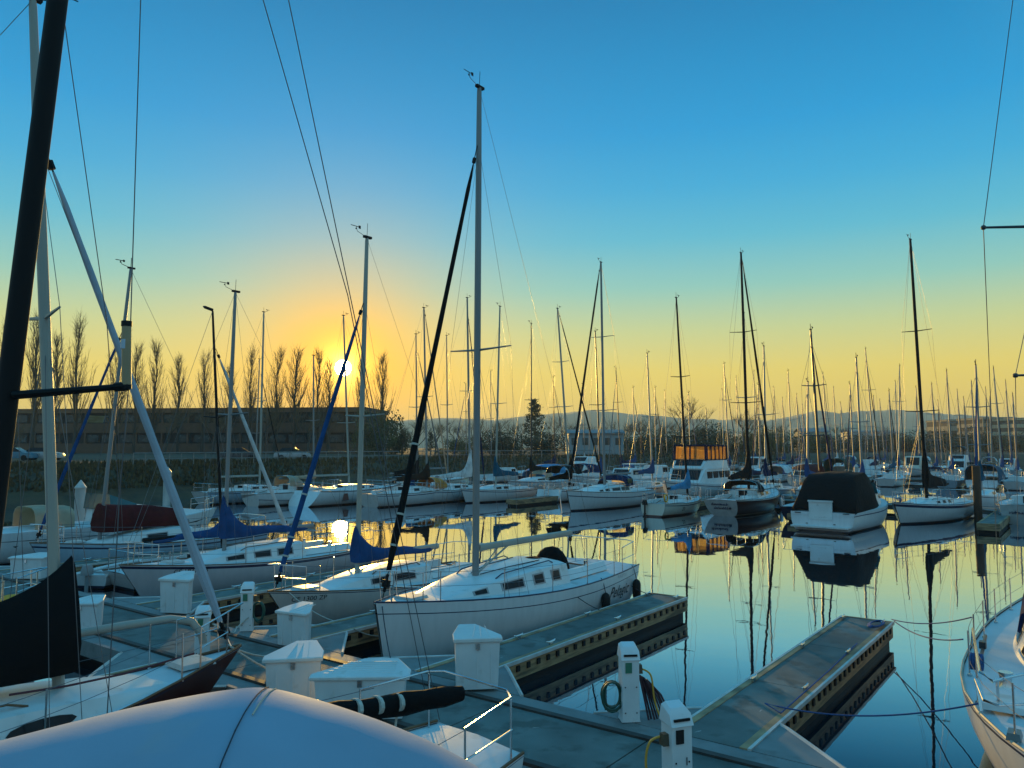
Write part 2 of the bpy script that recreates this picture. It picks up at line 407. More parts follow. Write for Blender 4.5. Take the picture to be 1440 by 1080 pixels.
# ------------------------------------------------------------------ buildings
BRICK = mat('brown_concrete', (.16, .085, .048), .85, var=.15, scale=.6, dirt=(.5, (.07, .045, .03), .55, .5))
BRICKL = mat('brown_fascia', (.24, .125, .065), .85, var=.12, scale=.6)
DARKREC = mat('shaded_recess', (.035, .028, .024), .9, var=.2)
PANE = mat('office_glass', (.035, .055, .055), .25, var=.5, scale=.7)
def wall_frame(pl, pr):
    d = (pr - pl); L = d.length; ang = math.atan2(d.y, d.x)
    return pl, L, ang
def band_building(label, px0, px1, Y0, Y1, ytop, depth, floors, nwin, mats, name='office_building', zg=2.8, pane=PANE):
    pl = PD(px0, HORIZ, Y0); pr = PD(px1, HORIZ, Y1)
    pl.z = pr.z = zg
    o, L, a = wall_frame(pl, pr)
    zt = PD((px0 + px1) / 2, ytop, (Y0 + Y1) / 2).z - zg
    t = thing(name, label, 'building', o, a)
    fh = (zt - 1.0) / floors
    mb = MB()
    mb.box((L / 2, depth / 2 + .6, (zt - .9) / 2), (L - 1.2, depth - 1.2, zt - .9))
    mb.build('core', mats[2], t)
    mb = MB(); mb.box((L / 2, depth / 2, zt - .5), (L, depth, 1.0)); mb.box((L / 2, depth / 2, zt + .06), (L + .4, depth + .4, .12)); mb.build('roof_fascia', mats[1], t)
    for k in range(floors):
        z0 = k * fh
        mb = MB(); mb.box((L / 2, depth / 2, z0 + fh * .24), (L - .1, depth - .1, fh * .48))
        for j in range(int(L / 7) + 1): mb.box((min(L - .3, .3 + j * 7), .35, z0 + fh * .74), (.45, .6, fh * .52 - .02))
        mb.build('spandrel', mats[0], t)
        for j in range(nwin):
            w = L / nwin
            if (j * 7 + k * 3) % 5 == 0: continue
            m = MB(); m.box((w * (j + .5), .52, z0 + fh * .72), (w * .82, .10, fh * .36)); m.build('window', pane, t)
    return t
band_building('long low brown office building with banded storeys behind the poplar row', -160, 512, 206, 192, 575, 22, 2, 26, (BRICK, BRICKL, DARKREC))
SHED = mat('corrugated_grey_metal', (.26, .31, .33), .6, .1, var=.1, scale=6, stretch=(6, 1, .1))
def shed(label, px0, px1, Y, ytop, mats, nwin, zg=2.8, depth=9, gable=.8, name='shed'):
    pl = PD(px0, HORIZ, Y); pr = PD(px1, HORIZ, Y); L = pr.x - pl.x
    zt = PD(px0, ytop, Y).z - zg
    t = thing(name, label, 'building', (pl.x, Y, zg))
    mb = MB(); mb.box((L / 2, depth / 2, zt / 2), (L, depth, zt)); mb.build('wall', mats[0], t)
    mb = MB(); mb.loft([[(x, -.4, zt), (x, depth / 2, zt + gable), (x, depth + .4, zt), (x, depth + .4, zt - .15), (x, depth / 2, zt + gable - .18), (x, -.4, zt - .15)] for x in (-.4, L + .4)]); mb.build('roof', mats[1], t)
    for k in range(nwin):
        m = MB(); m.box((L * (k + .5) / nwin, -.03, zt * .62), (L / nwin * .5, .12, zt * .32)); m.build('window', PANE, t)
    return t
GREYROOF = mat('grey_roof', (.18, .19, .19), .8, var=.15)
CREAMW = mat('cream_wall', (.48, .38, .24), .8, var=.1)
shed('pale grey corrugated shed standing behind the tallest mid masts', 800, 877, 150, 609, (SHED, GREYROOF), 5)
shed('low cream house in evening light right of the dark hulled boat', 1128, 1166, 330, 607, (CREAMW, GREYROOF), 4, name='house', gable=1.6)
shed('long flat grey warehouse below the hills with a pale roof', 1192, 1266, 420, 607, (SHED, GREYROOF), 8, name='warehouse')
shed('small pale hut on the shore beneath the bare trees', 905, 948, 190, 620, (CREAMW, GREYROOF), 3, name='hut')
OFF = mat('office_concrete', (.24, .22, .17), .8, var=.1)
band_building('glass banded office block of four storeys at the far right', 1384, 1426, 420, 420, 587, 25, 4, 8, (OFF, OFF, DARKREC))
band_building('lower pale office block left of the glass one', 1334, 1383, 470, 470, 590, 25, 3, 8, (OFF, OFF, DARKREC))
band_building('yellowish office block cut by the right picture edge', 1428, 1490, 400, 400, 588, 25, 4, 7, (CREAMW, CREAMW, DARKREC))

# ------------------------------------------------------------------ trees
BARK = mat('bark', (.070, .050, .034), .9, var=.3, scale=4, stretch=(1, 1, .2))
TWIG = mat('bare_twigs', (.135, .085, .040), .9, var=.25, scale=.5)
LEAFD = mat('dark_foliage', (.028, .042, .016), .8, var=.5, scale=.8)
LEAFO = mat('olive_foliage', (.085, .080, .022), .8, var=.4, scale=.8)
def seg(mb, pts, r0, r1, n=3):
    k = len(pts); mb.tube(pts, [r0 + (r1 - r0) * i / (k - 1) for i in range(k)], n)
def poplar_meshes(seed, H=20.):
    r = random.Random(seed); tr = MB(); tw = MB()
    pts = [Vector((0, 0, 0))]
    for i in range(1, 9): pts.append(Vector((r.uniform(-.15, .15) * i * .4, r.uniform(-.15, .15) * i * .4, H * .97 * i / 8)))
    tr.tube(pts, [.26 * (1 - i / 8.3) + .015 for i in range(9)], 6)
    def at(f):
        x = f * 8; i = min(7, int(x)); return pts[i].lerp(pts[i + 1], x - i)
    for i in range(80):
        f = r.uniform(.10, .93) ** .9
        p = at(f); az = r.uniform(0, 6.283); L = (H * .44 * (1 - f) ** .75 + .9) * r.uniform(.45, 1.1); tilt = r.uniform(.15, .52)
        q = [p]; dirh = Vector((math.cos(az), math.sin(az), 0))
        for k in range(1, 5):
            tl = tilt * (1.25 - .22 * k)
            q.append(q[-1] + (dirh * math.sin(tl) + Vector((0, 0, math.cos(tl)))) * L / 4 + Vector((r.uniform(-.08, .08), r.uniform(-.08, .08), 0)))
        seg(tr if i % 3 == 0 else tw, q, .05 * (1 - f) + .03, .012)
        for k in range(9):
            g = r.uniform(.25, 1); x = g * 4; a = min(3, int(x)); b0 = q[a].lerp(q[a + 1], x - a)
            az2 = az + r.uniform(-1.6, 1.6); tl = r.uniform(.1, .75); l2 = r.uniform(.5, 1.7)
            dv = Vector((math.cos(az2) * math.sin(tl), math.sin(az2) * math.sin(tl), math.cos(tl)))
            e = b0 + dv * l2
            seg(tw, [b0, b0.lerp(e, .5) + Vector((r.uniform(-.06, .06),) * 3), e], .017, .007)
    return tr, tw
def bare_meshes(seed, H=11.):
    r = random.Random(seed); tr = MB(); tw = MB()
    def grow(p, d, L, rad, lev):
        q = [p]
        for k in range(3):
            d = (d + Vector((r.uniform(-.22, .22), r.uniform(-.22, .22), r.uniform(-.02, .16)))).normalized(); q.append(q[-1] + d * L / 3)
        seg(tr if lev < 2 else tw, q, rad, rad * .55, 5 if lev < 2 else 3)
        if lev == 4: return
        for k in range(4 if lev < 3 else 5):
            g = r.uniform(.45, 1); x = g * 3; a = min(2, int(x)); b0 = q[a].lerp(q[a + 1], x - a)
            az = r.uniform(0, 6.283); tl = r.uniform(.35, .95)
            side = Vector((math.cos(az), math.sin(az), .25)); dd = (d * math.cos(tl) + side * math.sin(tl)).normalized()
            grow(b0, dd, L * r.uniform(.58, .8), max(.012, rad * .5), lev + 1)
    grow(Vector((0, 0, 0)), Vector((0, 0, 1)), H * .36, .19, 0)
    return tr, tw
def leaf_mesh(seed, rx, rz, n, size, lobes=9, low=.15):
    r = random.Random(seed); mb = MB()
    L = [(Vector((r.uniform(-.62, .62) * rx, r.uniform(-.62, .62) * rx, rz * r.uniform(low, .82))), r.uniform(.30, .52)) for _ in range(lobes)]
    for i in range(n):
        c, k = r.choice(L)
        d = Vector((r.gauss(0, 1), r.gauss(0, 1), r.gauss(0, 1))).normalized()
        p = c + Vector((d.x * rx, d.y * rx, d.z * rz * .55)) * k * r.uniform(.55, 1.08)
        if p.z < .05: continue
        a = Vector((r.gauss(0, 1), r.gauss(0, 1), r.gauss(0, 1))).normalized(); b = a.orthogonal().normalized(); c2 = a.cross(b)
        s = size * r.uniform(.6, 1.4)
        mb.add([p + b * s, p + c2 * s * .6, p - b * s, p - c2 * s * .6], [(0, 1, 2, 3)])
    return mb
ORD = 'first second third fourth fifth sixth seventh eighth ninth tenth eleventh twelfth thirteenth fourteenth fifteenth sixteenth seventeenth eighteenth nineteenth twentieth'.split()
def ordw(i): # 0-based
    tens = {20: 'twenty', 30: 'thirty', 40: 'forty', 50: 'fifty', 60: 'sixty'}
    if i < 20: return ORD[i]
    t_, u_ = (i + 1) // 10 * 10, (i + 1) % 10
    if u_ == 0: return tens[t_][:-1] + 'ieth'
    return tens[t_] + '-' + ORD[u_ - 1]
class Kind:                       # first use links the built parts, later uses copy them
    def __init__(s, builder): s.builder = builder; s.parts = None
    def put(s, root):
        if s.parts is None: s.parts = s.builder(root)
        else:
            for o in s.parts:
                c = o.copy(); COL.objects.link(c); c.parent = root
def two(tr, tw, m1, m2): return lambda root: [tr.build('trunk', m1, root), tw.build('crown', m2, root, smooth=False)]
PK = [Kind(two(*poplar_meshes(s), BARK, TWIG)) for s in (11, 12, 13, 14, 15, 16, 17)]
BK = [Kind(two(*bare_meshes(s), BARK, TWIG)) for s in (21, 22, 23)]
GZ = 2.8
poplars = [(8, 452, 98), (45, 437, 96), (74, 470, 103), (104, 443, 96), (160, 462, 92), (188, 478, 96), (215, 480, 100), (250, 500, 100), (284, 492, 99), (320, 512, 104), (350, 487, 99), (386, 488, 99), (414, 485, 98), (446, 492, 98), (461, 505, 99), (505, 500, 97), (536, 497, 96)]
for i, (px, yt, Y) in enumerate(poplars):
    Y *= 1.87
    b = PD(px, HORIZ, Y); b.z = GZ - .1
    t = thing('poplar_tree', 'tall bare poplar against the yellow sky, %s of the row from the left' % ordw(i), 'tree', b, i * 1.7, 'bare poplars along the left shore')
    PK[(i * 3) % 7].put(t); k = (PD(px, yt, Y).z - GZ) / 20.; q_ = .95 + .3 * ((i * 7) % 5) / 4; t.scale = (k * q_, k * q_, k); t.rotation_euler[1] = R(((i * 5) % 7 - 3) * .6)
bares = [(565, 588, 118), (588, 578, 126), (612, 580, 130), (640, 585, 128), (668, 580, 136), (694, 577, 140), (722, 582, 138), (778, 578, 150), (803, 583, 148), (826, 588, 158), (856, 585, 164), (882, 578, 170), (897, 582, 160), (914, 574, 175), (931, 584, 165), (950, 582, 180), (963, 548, 172), (985, 586, 190), (1043, 566, 190), (1062, 580, 205), (1096, 584, 215), (1178, 588, 230), (1244, 594, 250), (20, 590, 92), (232, 560, 96), (300, 562, 97), (372, 556, 96), (432, 560, 96)]
for i, (px, yt, Y) in enumerate(sorted(bares)):
    if Y < 100: Y *= 1.85
    elif Y < 160: Y *= 1.25
    b = PD(px, HORIZ, Y); b.z = GZ - .1
    t = thing('bare_tree', 'leafless spreading tree on the far shore, %s of its kind from the left' % ordw(i), 'tree', b, i * 2.1, 'leafless trees along the shore')
    BK[i % 3].put(t); k = (PD(px, yt, Y).z - GZ) / 9.3; t.scale = (k * 1.1, k * 1.1, k)
def ever(root):
    tr = MB(); tr.tube([(0, 0, 0), (.1, 0, 5), (0, .1, 10.5)], [.3, .2, .05], 6)
    r = random.Random(5); mb = MB()
    for lay in range(17):
        z = 2.2 + lay * .52; w = 3.0 * (1 - (lay / 17.5) ** 1.3) + .4
        for k in range(9):
            az = r.uniform(0, 6.283); L = w * r.uniform(.55, 1.15); q = Vector((math.cos(az) * L, math.sin(az) * L, z + r.uniform(-.1, .5)))
            for n in range(22):
                f = r.uniform(.3, 1.05); p = Vector((q.x * f, q.y * f, z + (q.z - z) * f)) + Vector((r.gauss(0, .2), r.gauss(0, .2), r.gauss(0, .14)))
                a = Vector((r.gauss(0, 1), r.gauss(0, 1), r.gauss(0, 1))).normalized(); b = a.orthogonal(); s = r.uniform(.09, .2)
                c = a.cross(b); mb.add([p + b * s, p + c * s * .5, p - b * s, p - c * s * .5], [(0, 1, 2, 3)])
    return [tr.build('trunk', BARK, root), mb.build('crown', LEAFD, root, smooth=False)]
EK = Kind(ever)
for px, yt, Y, lab in ((752, 560, 170, 'dark evergreen tree rising above the bare trees in the middle'), (566, 603, 165, 'small dark evergreen beside the olive bush'), (606, 607, 160, 'slim dark evergreen behind the white boom cover')):
    b = PD(px, HORIZ, Y); b.z = GZ - .1; t = thing('evergreen_tree', lab, 'tree', b); EK.put(t)
    k = (PD(px, yt, Y).z - GZ) / 11.2; t.scale = (k, k, k)
def shrub_kind(seed, m):
    def f(root):
        st = MB()
        for k in range(5): st.tube([(0, 0, 0), (math.cos(k * 1.3) * .8, math.sin(k * 1.3) * .8, 1.6)], [.05, .02], 4)
        return [st.build('stem', BARK, root), leaf_mesh(seed, 2.4, 3.0, 3000, .085, 14, .1).build('foliage', m, root, smooth=False)]
    return Kind(f)
SK = [shrub_kind(31, LEAFD), shrub_kind(32, LEAFO), shrub_kind(33, LEAFD)]
shrubs = [(536, 572, 92, 1), (516, 600, 93, 1), (556, 598, 94, 1), (640, 612, 120, 1), (690, 607, 118, 0), (712, 604, 120, 2), (735, 609, 122, 0), (768, 610, 124, 2), (660, 612, 117, 1), (840, 611, 140, 1), (900, 608, 150, 1), (925, 604, 155, 0), (948, 606, 158, 1), (972, 606, 165, 0), (985, 600, 172, 2), (1005, 595, 172, 0), (1023, 603, 180, 2), (1050, 606, 190, 1), (1068, 598, 185, 1), (1090, 602, 195, 1), (1108, 606, 200, 1), (1130, 612, 215, 0), (1152, 610, 220, 2), (1175, 612, 230, 0), (1200, 613, 240, 1), (1225, 612, 235, 0), (1250, 611, 250, 2), (1276, 608, 245, 0), (1300, 612, 240, 1), (1322, 607, 235, 0), (1352, 608, 250, 2), (1369, 602, 245, 0), (1398, 610, 240, 1), (1420, 608, 240, 0), (1445, 610, 240, 2)]
for i, (px, yt, Y, k) in enumerate(sorted(shrubs)):
    if Y < 100: Y *= 1.8
    elif Y < 160: Y *= 1.25
    b = PD(px, HORIZ, Y); b.z = GZ - .1
    t = thing('shrub', '%s bush on the far bank, %s bush counting from the left' % (('dark green', 'olive brown', 'dark green')[k], ordw(i)), 'shrub', b, i * 1.3, 'bushes along the far bank')
    SK[k].put(t); s_ = (PD(px, yt, Y).z - GZ) / 2.9; t.scale = (s_ * (1.15 if yt > 603 else .42) * (1.7 if Y > 150 else 1),) * 2 + (s_,)
# low grass and scrub in front of the building
GRASS = mat('bank_grass', (.085, .055, .020), .9, var=.5, scale=2.)
mb = MB(); r = random.Random(8)
for k in range(9000):
    px = r.uniform(-150, 1100); i = min(len(sp_) - 2, max(0, next((n for n, s in enumerate(sp_) if s[0] > px), 1) - 1))
    p = P(px, sp_[i][1], 0); d = p.length + r.uniform(3, 14); q = p.normalized() * d
    f = d - p.length
    z = .9 + (f - 2.5) * .35 if f < 6.5 else 2.3 + (f - 6.5) * .13 if f < 10 else 2.78
    h = r.uniform(.15, .55); a = r.uniform(0, 3.14); w = .16
    mb.add([(q.x - math.cos(a) * w, q.y - math.sin(a) * w, z - .1), (q.x + math.cos(a) * w, q.y + math.sin(a) * w, z - .1), (q.x + r.uniform(-.15, .15), q.y + r.uniform(-.15, .15), z + h)], [(0, 1, 2)])
mb.build('bank_grass', GRASS, smooth=False)['kind'] = 'stuff'

# ------------------------------------------------------------------ bank railing and parked cars
def railing(label, px0, px1, off, n):
    pts = []
    for k in range(n + 1):
        px = px0 + (px1 - px0) * k / n
        i = max(0, next(n_ for n_, s in enumerate(sp_) if s[0] > px) - 1)
        f = (px - sp_[i][0]) / (sp_[i + 1][0] - sp_[i][0]); y = sp_[i][1] + (sp_[i + 1][1] - sp_[i][1]) * f
        p = P(px, y, 0); q = p.normalized() * (p.length + off); q.z = 2.7; pts.append(q)
    t = thing('pipe_railing', label, 'railing', pts[0])
    loc = [p - pts[0] for p in pts]
    mb = MB(); mb.tube([p + Vector((0, 0, 1.08)) for p in loc], .055, 6); mb.build('top_rail', STEELP, t)
    mb = MB(); mb.tube([p + Vector((0, 0, .55)) for p in loc], .03, 5); mb.build('mid_rail', STEELP, t)
    pm = MB(); pm.tube([(0, 0, 0), (0, 0, 1.1)], .05, 6); po = pm.build('post', STEELP, t); po.location = loc[0]
    for p in loc[1:]:
        c = po.copy(); COL.objects.link(c); c.parent = t; c.location = p
STEELP = mat('galvanised_pipe', (.22, .21, .19), .5, .3, var=.2)
railing('pale pipe railing along the bank below the long brown building', 185, 560, 9, 22)
railing('pale pipe railing on the bank behind the middle masts', 585, 860, 9, 14)
CARP = [mat('car_paint_blue', (.05, .16, .22), .3, var=.1), mat('car_paint_silver', (.28, .29, .30), .3, .4, var=.1), mat('car_paint_dark', (.03, .03, .035), .3, var=.1)]
def car_parts(root, m):
    b = MB()
    prof = [(-2.1, .35, .55), (-2.15, .75, .85), (-1.9, .98, .86), (.9, 1.0, .86), (1.95, .82, .82), (2.1, .45, .75)]
    b.loft([[(x, -w, .28), (x, -w, z * .8), (x, -w * .93, z), (x, w * .93, z), (x, w, z * .8), (x, w, .28)] for x, z, w in prof])
    body = b.build('body', m, root)
    g = MB(); g.loft([[(-1.75, -.78, .96), (-1.2, -.64, 1.45), (.2, -.64, 1.47), (1.0, -.78, .98)], [(-1.75, .78, .96), (-1.2, .64, 1.45), (.2, .64, 1.47), (1.0, .78, .98)]]); cab = g.build('cabin_glass', GLASS, root)
    w = MB(); w.loft([[(.32 * math.cos(a * .5236), y, .32 + .32 * math.sin(a * .5236)) for a in range(12)] for y in (-.1, .1)])
    out = [body, cab]
    for x in (-1.3, 1.3):
        for y in (-.76, .76):
            o = w.build('wheel', RUB, root); o.location = (x, y, 0); out.append(o)
    return out
for k, (px, Y, lab) in enumerate(((22, 88, 'blue parked car on the bank at the left edge'), (62, 90, 'silver parked car on the bank beside the blue one'), (338, 92, 'dark parked car behind the railing below the brown building'), (352 + 60, 92, 'silver parked car behind the railing right of the dark car'))):
    p = PD(px, HORIZ, Y); p.z = GZ
    t = thing('parked_car', lab, 'car', p, .12 + k * .05); car_parts(t, CARP[(0, 1, 2, 1)[k]])

# ------------------------------------------------------------------ floating docks
ZD = .5
def dock_deck(mb, a0, a1, b0, b1, z=ZD, th=.30, mi=0):
    c = AB((a0 + a1) / 2, (b0 + b1) / 2, z - th / 2); mb.box(c, (a1 - a0, b1 - b0, th), mi, UA)
def bar(mb, a0, b0, a1, b1, w, z0, z1, mi=0):
    A_, B_ = AB(a0, b0), AB(a1, b1); d = B_ - A_; mb.box((A_ + B_) / 2 + Vector((0, 0, (z0 + z1) / 2)), (d.length, w, z1 - z0), mi, math.atan2(d.y, d.x))
A0, AN, AF, A1 = 7.45, 7.85, 9.40, 9.85          # walkway: outer strip, near waler, far waler, outer strip
wk = thing('floating_walkway', 'long grey floating walkway with dark walers crossing the foreground', 'dock', (0, 0, 0))
mb = MB()
for k in range(-30, 9):                           # concrete panels with open joints
    dock_deck(mb, AN + .06, AF - .06, k * 2.4 + .012, (k + 1) * 2.4 - .012)
mb.build('deck_slab', DOCK, wk, smooth=False)
mb = MB(); dock_deck(mb, A0, AN - .06, -72, 21.6, ZD - .012); dock_deck(mb, AF + .06, A1, -72, 21.6, ZD - .012); mb.build('edge_strip', DOCKL, wk, smooth=False)
mb = MB(); bar(mb, AN, -72, AN, 21.6, .11, .2, ZD + .03); bar(mb, AF, -72, AF, 21.6, .11, .2, ZD + .03); mb.build('waler', CURB, wk, smooth=False)
mb = MB(); dock_deck(mb, A0 + .25, A1 - .25, -72, 21.6, .20, .35); mb.build('float', RUB, wk, smooth=False)
def finger(label, b0, b1, a0, a1, knee=1.15, sign=1, bolts=True, near=True, rubside=(1, 1), knees=(1, 1)):
    """finger dock between b0 < b1 from the walkway edge a0 to its end a1, with corner knees"""
    t = thing('finger_dock', label, 'dock', AB(a0, (b0 + b1) / 2, 0), UA, 'finger docks')
    L = abs(a1 - a0); w = b1 - b0; s = 1 if a1 > a0 else -1
    def pt(x, y, z): return (s * x, -y, z)          # local x = +a, local y = -b
    def bx(mb, x0, x1, y0, y1, z0, z1): mb.box((s * (x0 + x1) / 2, -(y0 + y1) / 2, (z0 + z1) / 2), (x1 - x0, y1 - y0, z1 - z0))
    mb = MB(); n = max(2, int(L / 2.4))
    for k in range(n): bx(mb, L * k / n + .008, L * (k + 1) / n - .008, -w / 2 + .10, w / 2 - .10, .24, ZD - .004)
    mb.build('deck_slab', DOCK, t, smooth=False)
    mb = MB()
    for y in (-1, 1): bx(mb, .0, L, y * w / 2 - .10 if y > 0 else -w / 2, y * w / 2 if y > 0 else -w / 2 + .10, .16, ZD + .008)
    bx(mb, L, L + .09, -w / 2 - .0, w / 2, .16, ZD + .006)
    if near:
        for k in range(int(L / .32)):
            x = .25 + k * .32
            for y in (-1, 1): mb.box((s * (x + .045), -(y * w / 2 + (.015 if y > 0 else -.015)), .35), (.09, .03, .10), 1)
    mb.build('waler', [FASCIA, RUB], t, smooth=False)
    if near:
        mb = MB()
        for y in (-1, 1): bx(mb, .0, L + .05, y * w / 2 + (.002 if y > 0 else -.045), y * w / 2 + (.045 if y > 0 else -.002), ZD - .05, ZD + .012)
        mb.build('rub_rail', RUBW, t, smooth=False)
        for x in (L * .32, L * .62, L - .35):
            for y in (-1, 1):
                c = MB(); yy = y * (w / 2 - .10)
                c.tube([pt(x - .14, yy, ZD + .09), pt(x - .09, yy, ZD + .07), pt(x + .09, yy, ZD + .07), pt(x + .14, yy, ZD + .09)], [.012, .02, .02, .012], 6)
                bx(c, x - .05, x + .05, yy - .02, yy + .02, ZD + .004, ZD + .07); c.build('cleat', STEEL, t)
    mb = MB(); bx(mb, .05, L - .02, -w / 2 + .06, w / 2 - .06, -.15, .235); mb.build('float', RUB, t, smooth=False)
    if knee:
        for y, on in ((-1, knees[0]), (1, knees[1])):
            if not on: continue
            k = MB(); y0 = y * (w / 2 + .05); poly = [(0.01, y0), (knee, y0), (knee - .12, y0 + y * .12), (0.01, y0 + y * knee)]
            k.loft([[pt(x, yy, z) for x, yy in poly] for z in (.22, ZD - .008)]); k.build('corner_knee', DOCKL, t, smooth=False)
            e = MB(); e.tube([pt(knee + .0, y0, ZD - .01), pt(knee - .1, y0 + y * .13, ZD - .01), pt(.02, y0 + y * (knee + .03), ZD - .01)], .03, 5); e.build('edge_trim', RUBW, t)
    return t
finger('finger dock beside the blue hull lettered boat, far left near row', -18.75, -17.8, A1, 18.2)
finger('finger dock between the bow with the registration number and the white sloop', -13.45, -12.55, A1, 18.4)
finger('finger dock along the near side of the large white sloop', -9.4, -8.42, A1, 18.6)
finger('finger dock with an evening-lit end and blue line, right of the power posts', -4.68, -3.66, A1, 18.7)
finger('finger dock furthest left beside the maroon covered sailboat', -27.3, -26.4, A1, 18.2)
finger('finger dock on the near side beside the red hulled sloop', -13.4, -12.5, A0, -1., near=True)
finger('finger dock on the near side under the low dock box', -8.9, -8.0, A0, -1., near=True)
finger('finger dock on the near side beyond the right foreground boat', -.3 - 3.9 + .3, -3.2, A0, -1., near=True)
for k, (a, lo, hi, lab) in enumerate(((56.2, -62, 42, 'floating walkway behind the first row of boats across the water'), (102., -70, 60, 'floating walkway between the second and third rows of far boats'), (148., -60, 90, 'outermost floating walkway under the far shore'))):
    t = thing('floating_walkway', lab, 'dock', (0, 0, 0))
    mb = MB(); dock_deck(mb, a, a + 2, lo, hi); mb.build('deck_slab', DOCK, t, smooth=False)
    mb = MB(); dock_deck(mb, a - .1, a, lo, hi, ZD + .01); dock_deck(mb, a + 2, a + 2.1, lo, hi, ZD + .01); mb.build('waler', CURB, t, smooth=False)
for k, b in enumerate((-50.5, -42.5, -34.5, -23.2, -14.2, -6.9 + 2.1, 6.5, 14)):
    finger('low finger dock among the boats across the water, %s from the left' % ordw(k), b, b + 1., 56.2, 45.5, near=False, knee=1.2)

def piling(px, Y, ztop, rad, label, m=PILE, cap=True):
    p = PD(px, HORIZ, Y); p.z = 0
    t = thing('piling', label, 'piling', p, 0, 'dock pilings')
    mb = MB(); mb.tube([(0, 0, -.5), (0, 0, ztop - (rad * 1.6 if cap else 0))], rad, 12); mb.build('post', m, t)
    if cap:
        mb = MB(); mb.tube([(0, 0, ztop - rad * 1.75), (0, 0, ztop - rad * 1.5), (0, 0, ztop - rad * .75), (0, 0, ztop)], [rad * 1.12, rad * 1.14, rad * .6, .02], 12); mb.build('cap', RUBW, t, angle=20)
piling(116, 37, 2.75, .23, 'white piling with a pointed cap behind the left motor cruiser')
piling(237, 58, 2.85, .27, 'white capped piling at the foot of the left bank')
piling(567, 54, 1.2, .22, 'short pale piling in the water behind the leaning black furled sail')
BROWNP = mat('brown_timber_piling', (.085, .04, .022), .8, var=.35, scale=4, stretch=(1, 1, .2))
piling(1371, 46, 3.2, .22, 'dark brown timber piling right of the white sloop with a navy stripe', BROWNP, False)
piling(948, 74, 2.6, .2, 'slim piling between the light blue covered boat and the flybridge cruiser')
piling(1203, 80, 2.6, .2, 'slim piling far behind the black canvas cruiser')

p_ = PD(120, 584, 186); t = thing('awning', 'small yellow awning glowing on the brown building near the maroon covered mast', 'awning', p_)
mb = MB(); L_ = 28 * 186 / FPX; h_ = 10 * 186 / FPX
mb.loft([[(0, 0, 0), (0, -.9, -h_), (0, -.86, -h_), (0, .04, 0)], [(L_, 0, -.2), (L_, -.9, -h_ - .15), (L_, -.86, -h_ - .15), (L_, .04, -.2)]]); mb.build('canvas', VINYL, t)
mb = MB(); mb.tube([(0, 0, 0), (0, -.9, -h_)], .05, 5); mb.tube([(L_, 0, -.2), (L_, -.9, -h_ - .15)], .05, 5); mb.tube([(0, 0, 0), (0, 3.5, 0)], .06, 5); mb.tube([(L_, 0, -.2), (L_, 3.5, -.2)], .06, 5); mb.build('frame', STEELP, t)
# ------------------------------------------------------------------ sailboats
def ss(x): x = max(0., min(1., x)); return x * x * (3 - 2 * x)
class Hull:
    def __init__(s, L, B, F, bs=.72, tm=.42, pw=2.1, rake=.8, srake=.35, rev=False, dk=.35, full=.8, stripe=(.10, .16)):
        s.L, s.B, s.F, s.bs, s.tm, s.pw, s.rake, s.srake, s.rev, s.dk, s.full, s.stripe = L, B, F, bs, tm, pw, rake, srake, rev, dk, full, stripe
    def b(s, t):
        if t < s.tm: return s.B / 2 * (s.bs + (1 - s.bs) * math.sin(math.pi / 2 * t / s.tm))
        return max(.03, s.B / 2 * (1 - ((t - s.tm) / (1 - s.tm)) ** s.pw))
    def sheer(s, t):
        a, m, c = s.F; k = .35
        return m + (a - m) * ((k - t) / k) ** 2 if t < k else m + (c - m) * ((t - k) / (1 - k)) ** 1.8
    def pt(s, t, h, side):
        zs = s.sheer(t); dk = s.dk * (1 - .75 * max(0, 1 - t / .3)) if not s.rev else s.dk * (1 - .6 * max(0, 1 - t / .3))
        z = -dk + (zs + dk) * h
        a = math.acos(max(-1, min(1, 1 - h))); e = (1 + .9 * max(0, (t - .5) / .5) ** 1.5) * s.full * (1 - .4 * max(0, 1 - t / .2))
        y = s.b(t) * math.sin(a) ** e
        x = -s.L / 2 + s.L * t - s.rake * (1 - h) * t ** 6 + (s.srake * h if s.rev else s.srake * (1 - h)) * (1 - t) ** 6
        return Vector((x, y * side, z))
    def xt(s, x): return max(0., min(1., (x + s.L / 2) / s.L))
    def side_y(s, x, z):
        t = s.xt(x); zs = s.sheer(t); dk = s.dk
        for _ in range(2):
            h = max(0., min(1., (z + dk) / (zs + dk))); t = s.xt(x + s.rake * (1 - h) * t ** 6)
            zs = s.sheer(t)
        a = math.acos(max(-1, min(1, 1 - h))); e = (1 + .9 * max(0, (t - .5) / .5) ** 1.5) * s.full * (1 - .4 * max(0, 1 - t / .2))
        return s.b(t) * math.sin(a) ** e
    def deck_z(s, x, y=0.):
        t = s.xt(x); c = min(1, abs(y) / max(.05, s.b(t))); return s.sheer(t) - .02 + .05 * (1 - c * c) * min(1, s.b(t) / .8)
    def edge(s, x, k=.95):
        t = s.xt(x); return s.b(t) * k
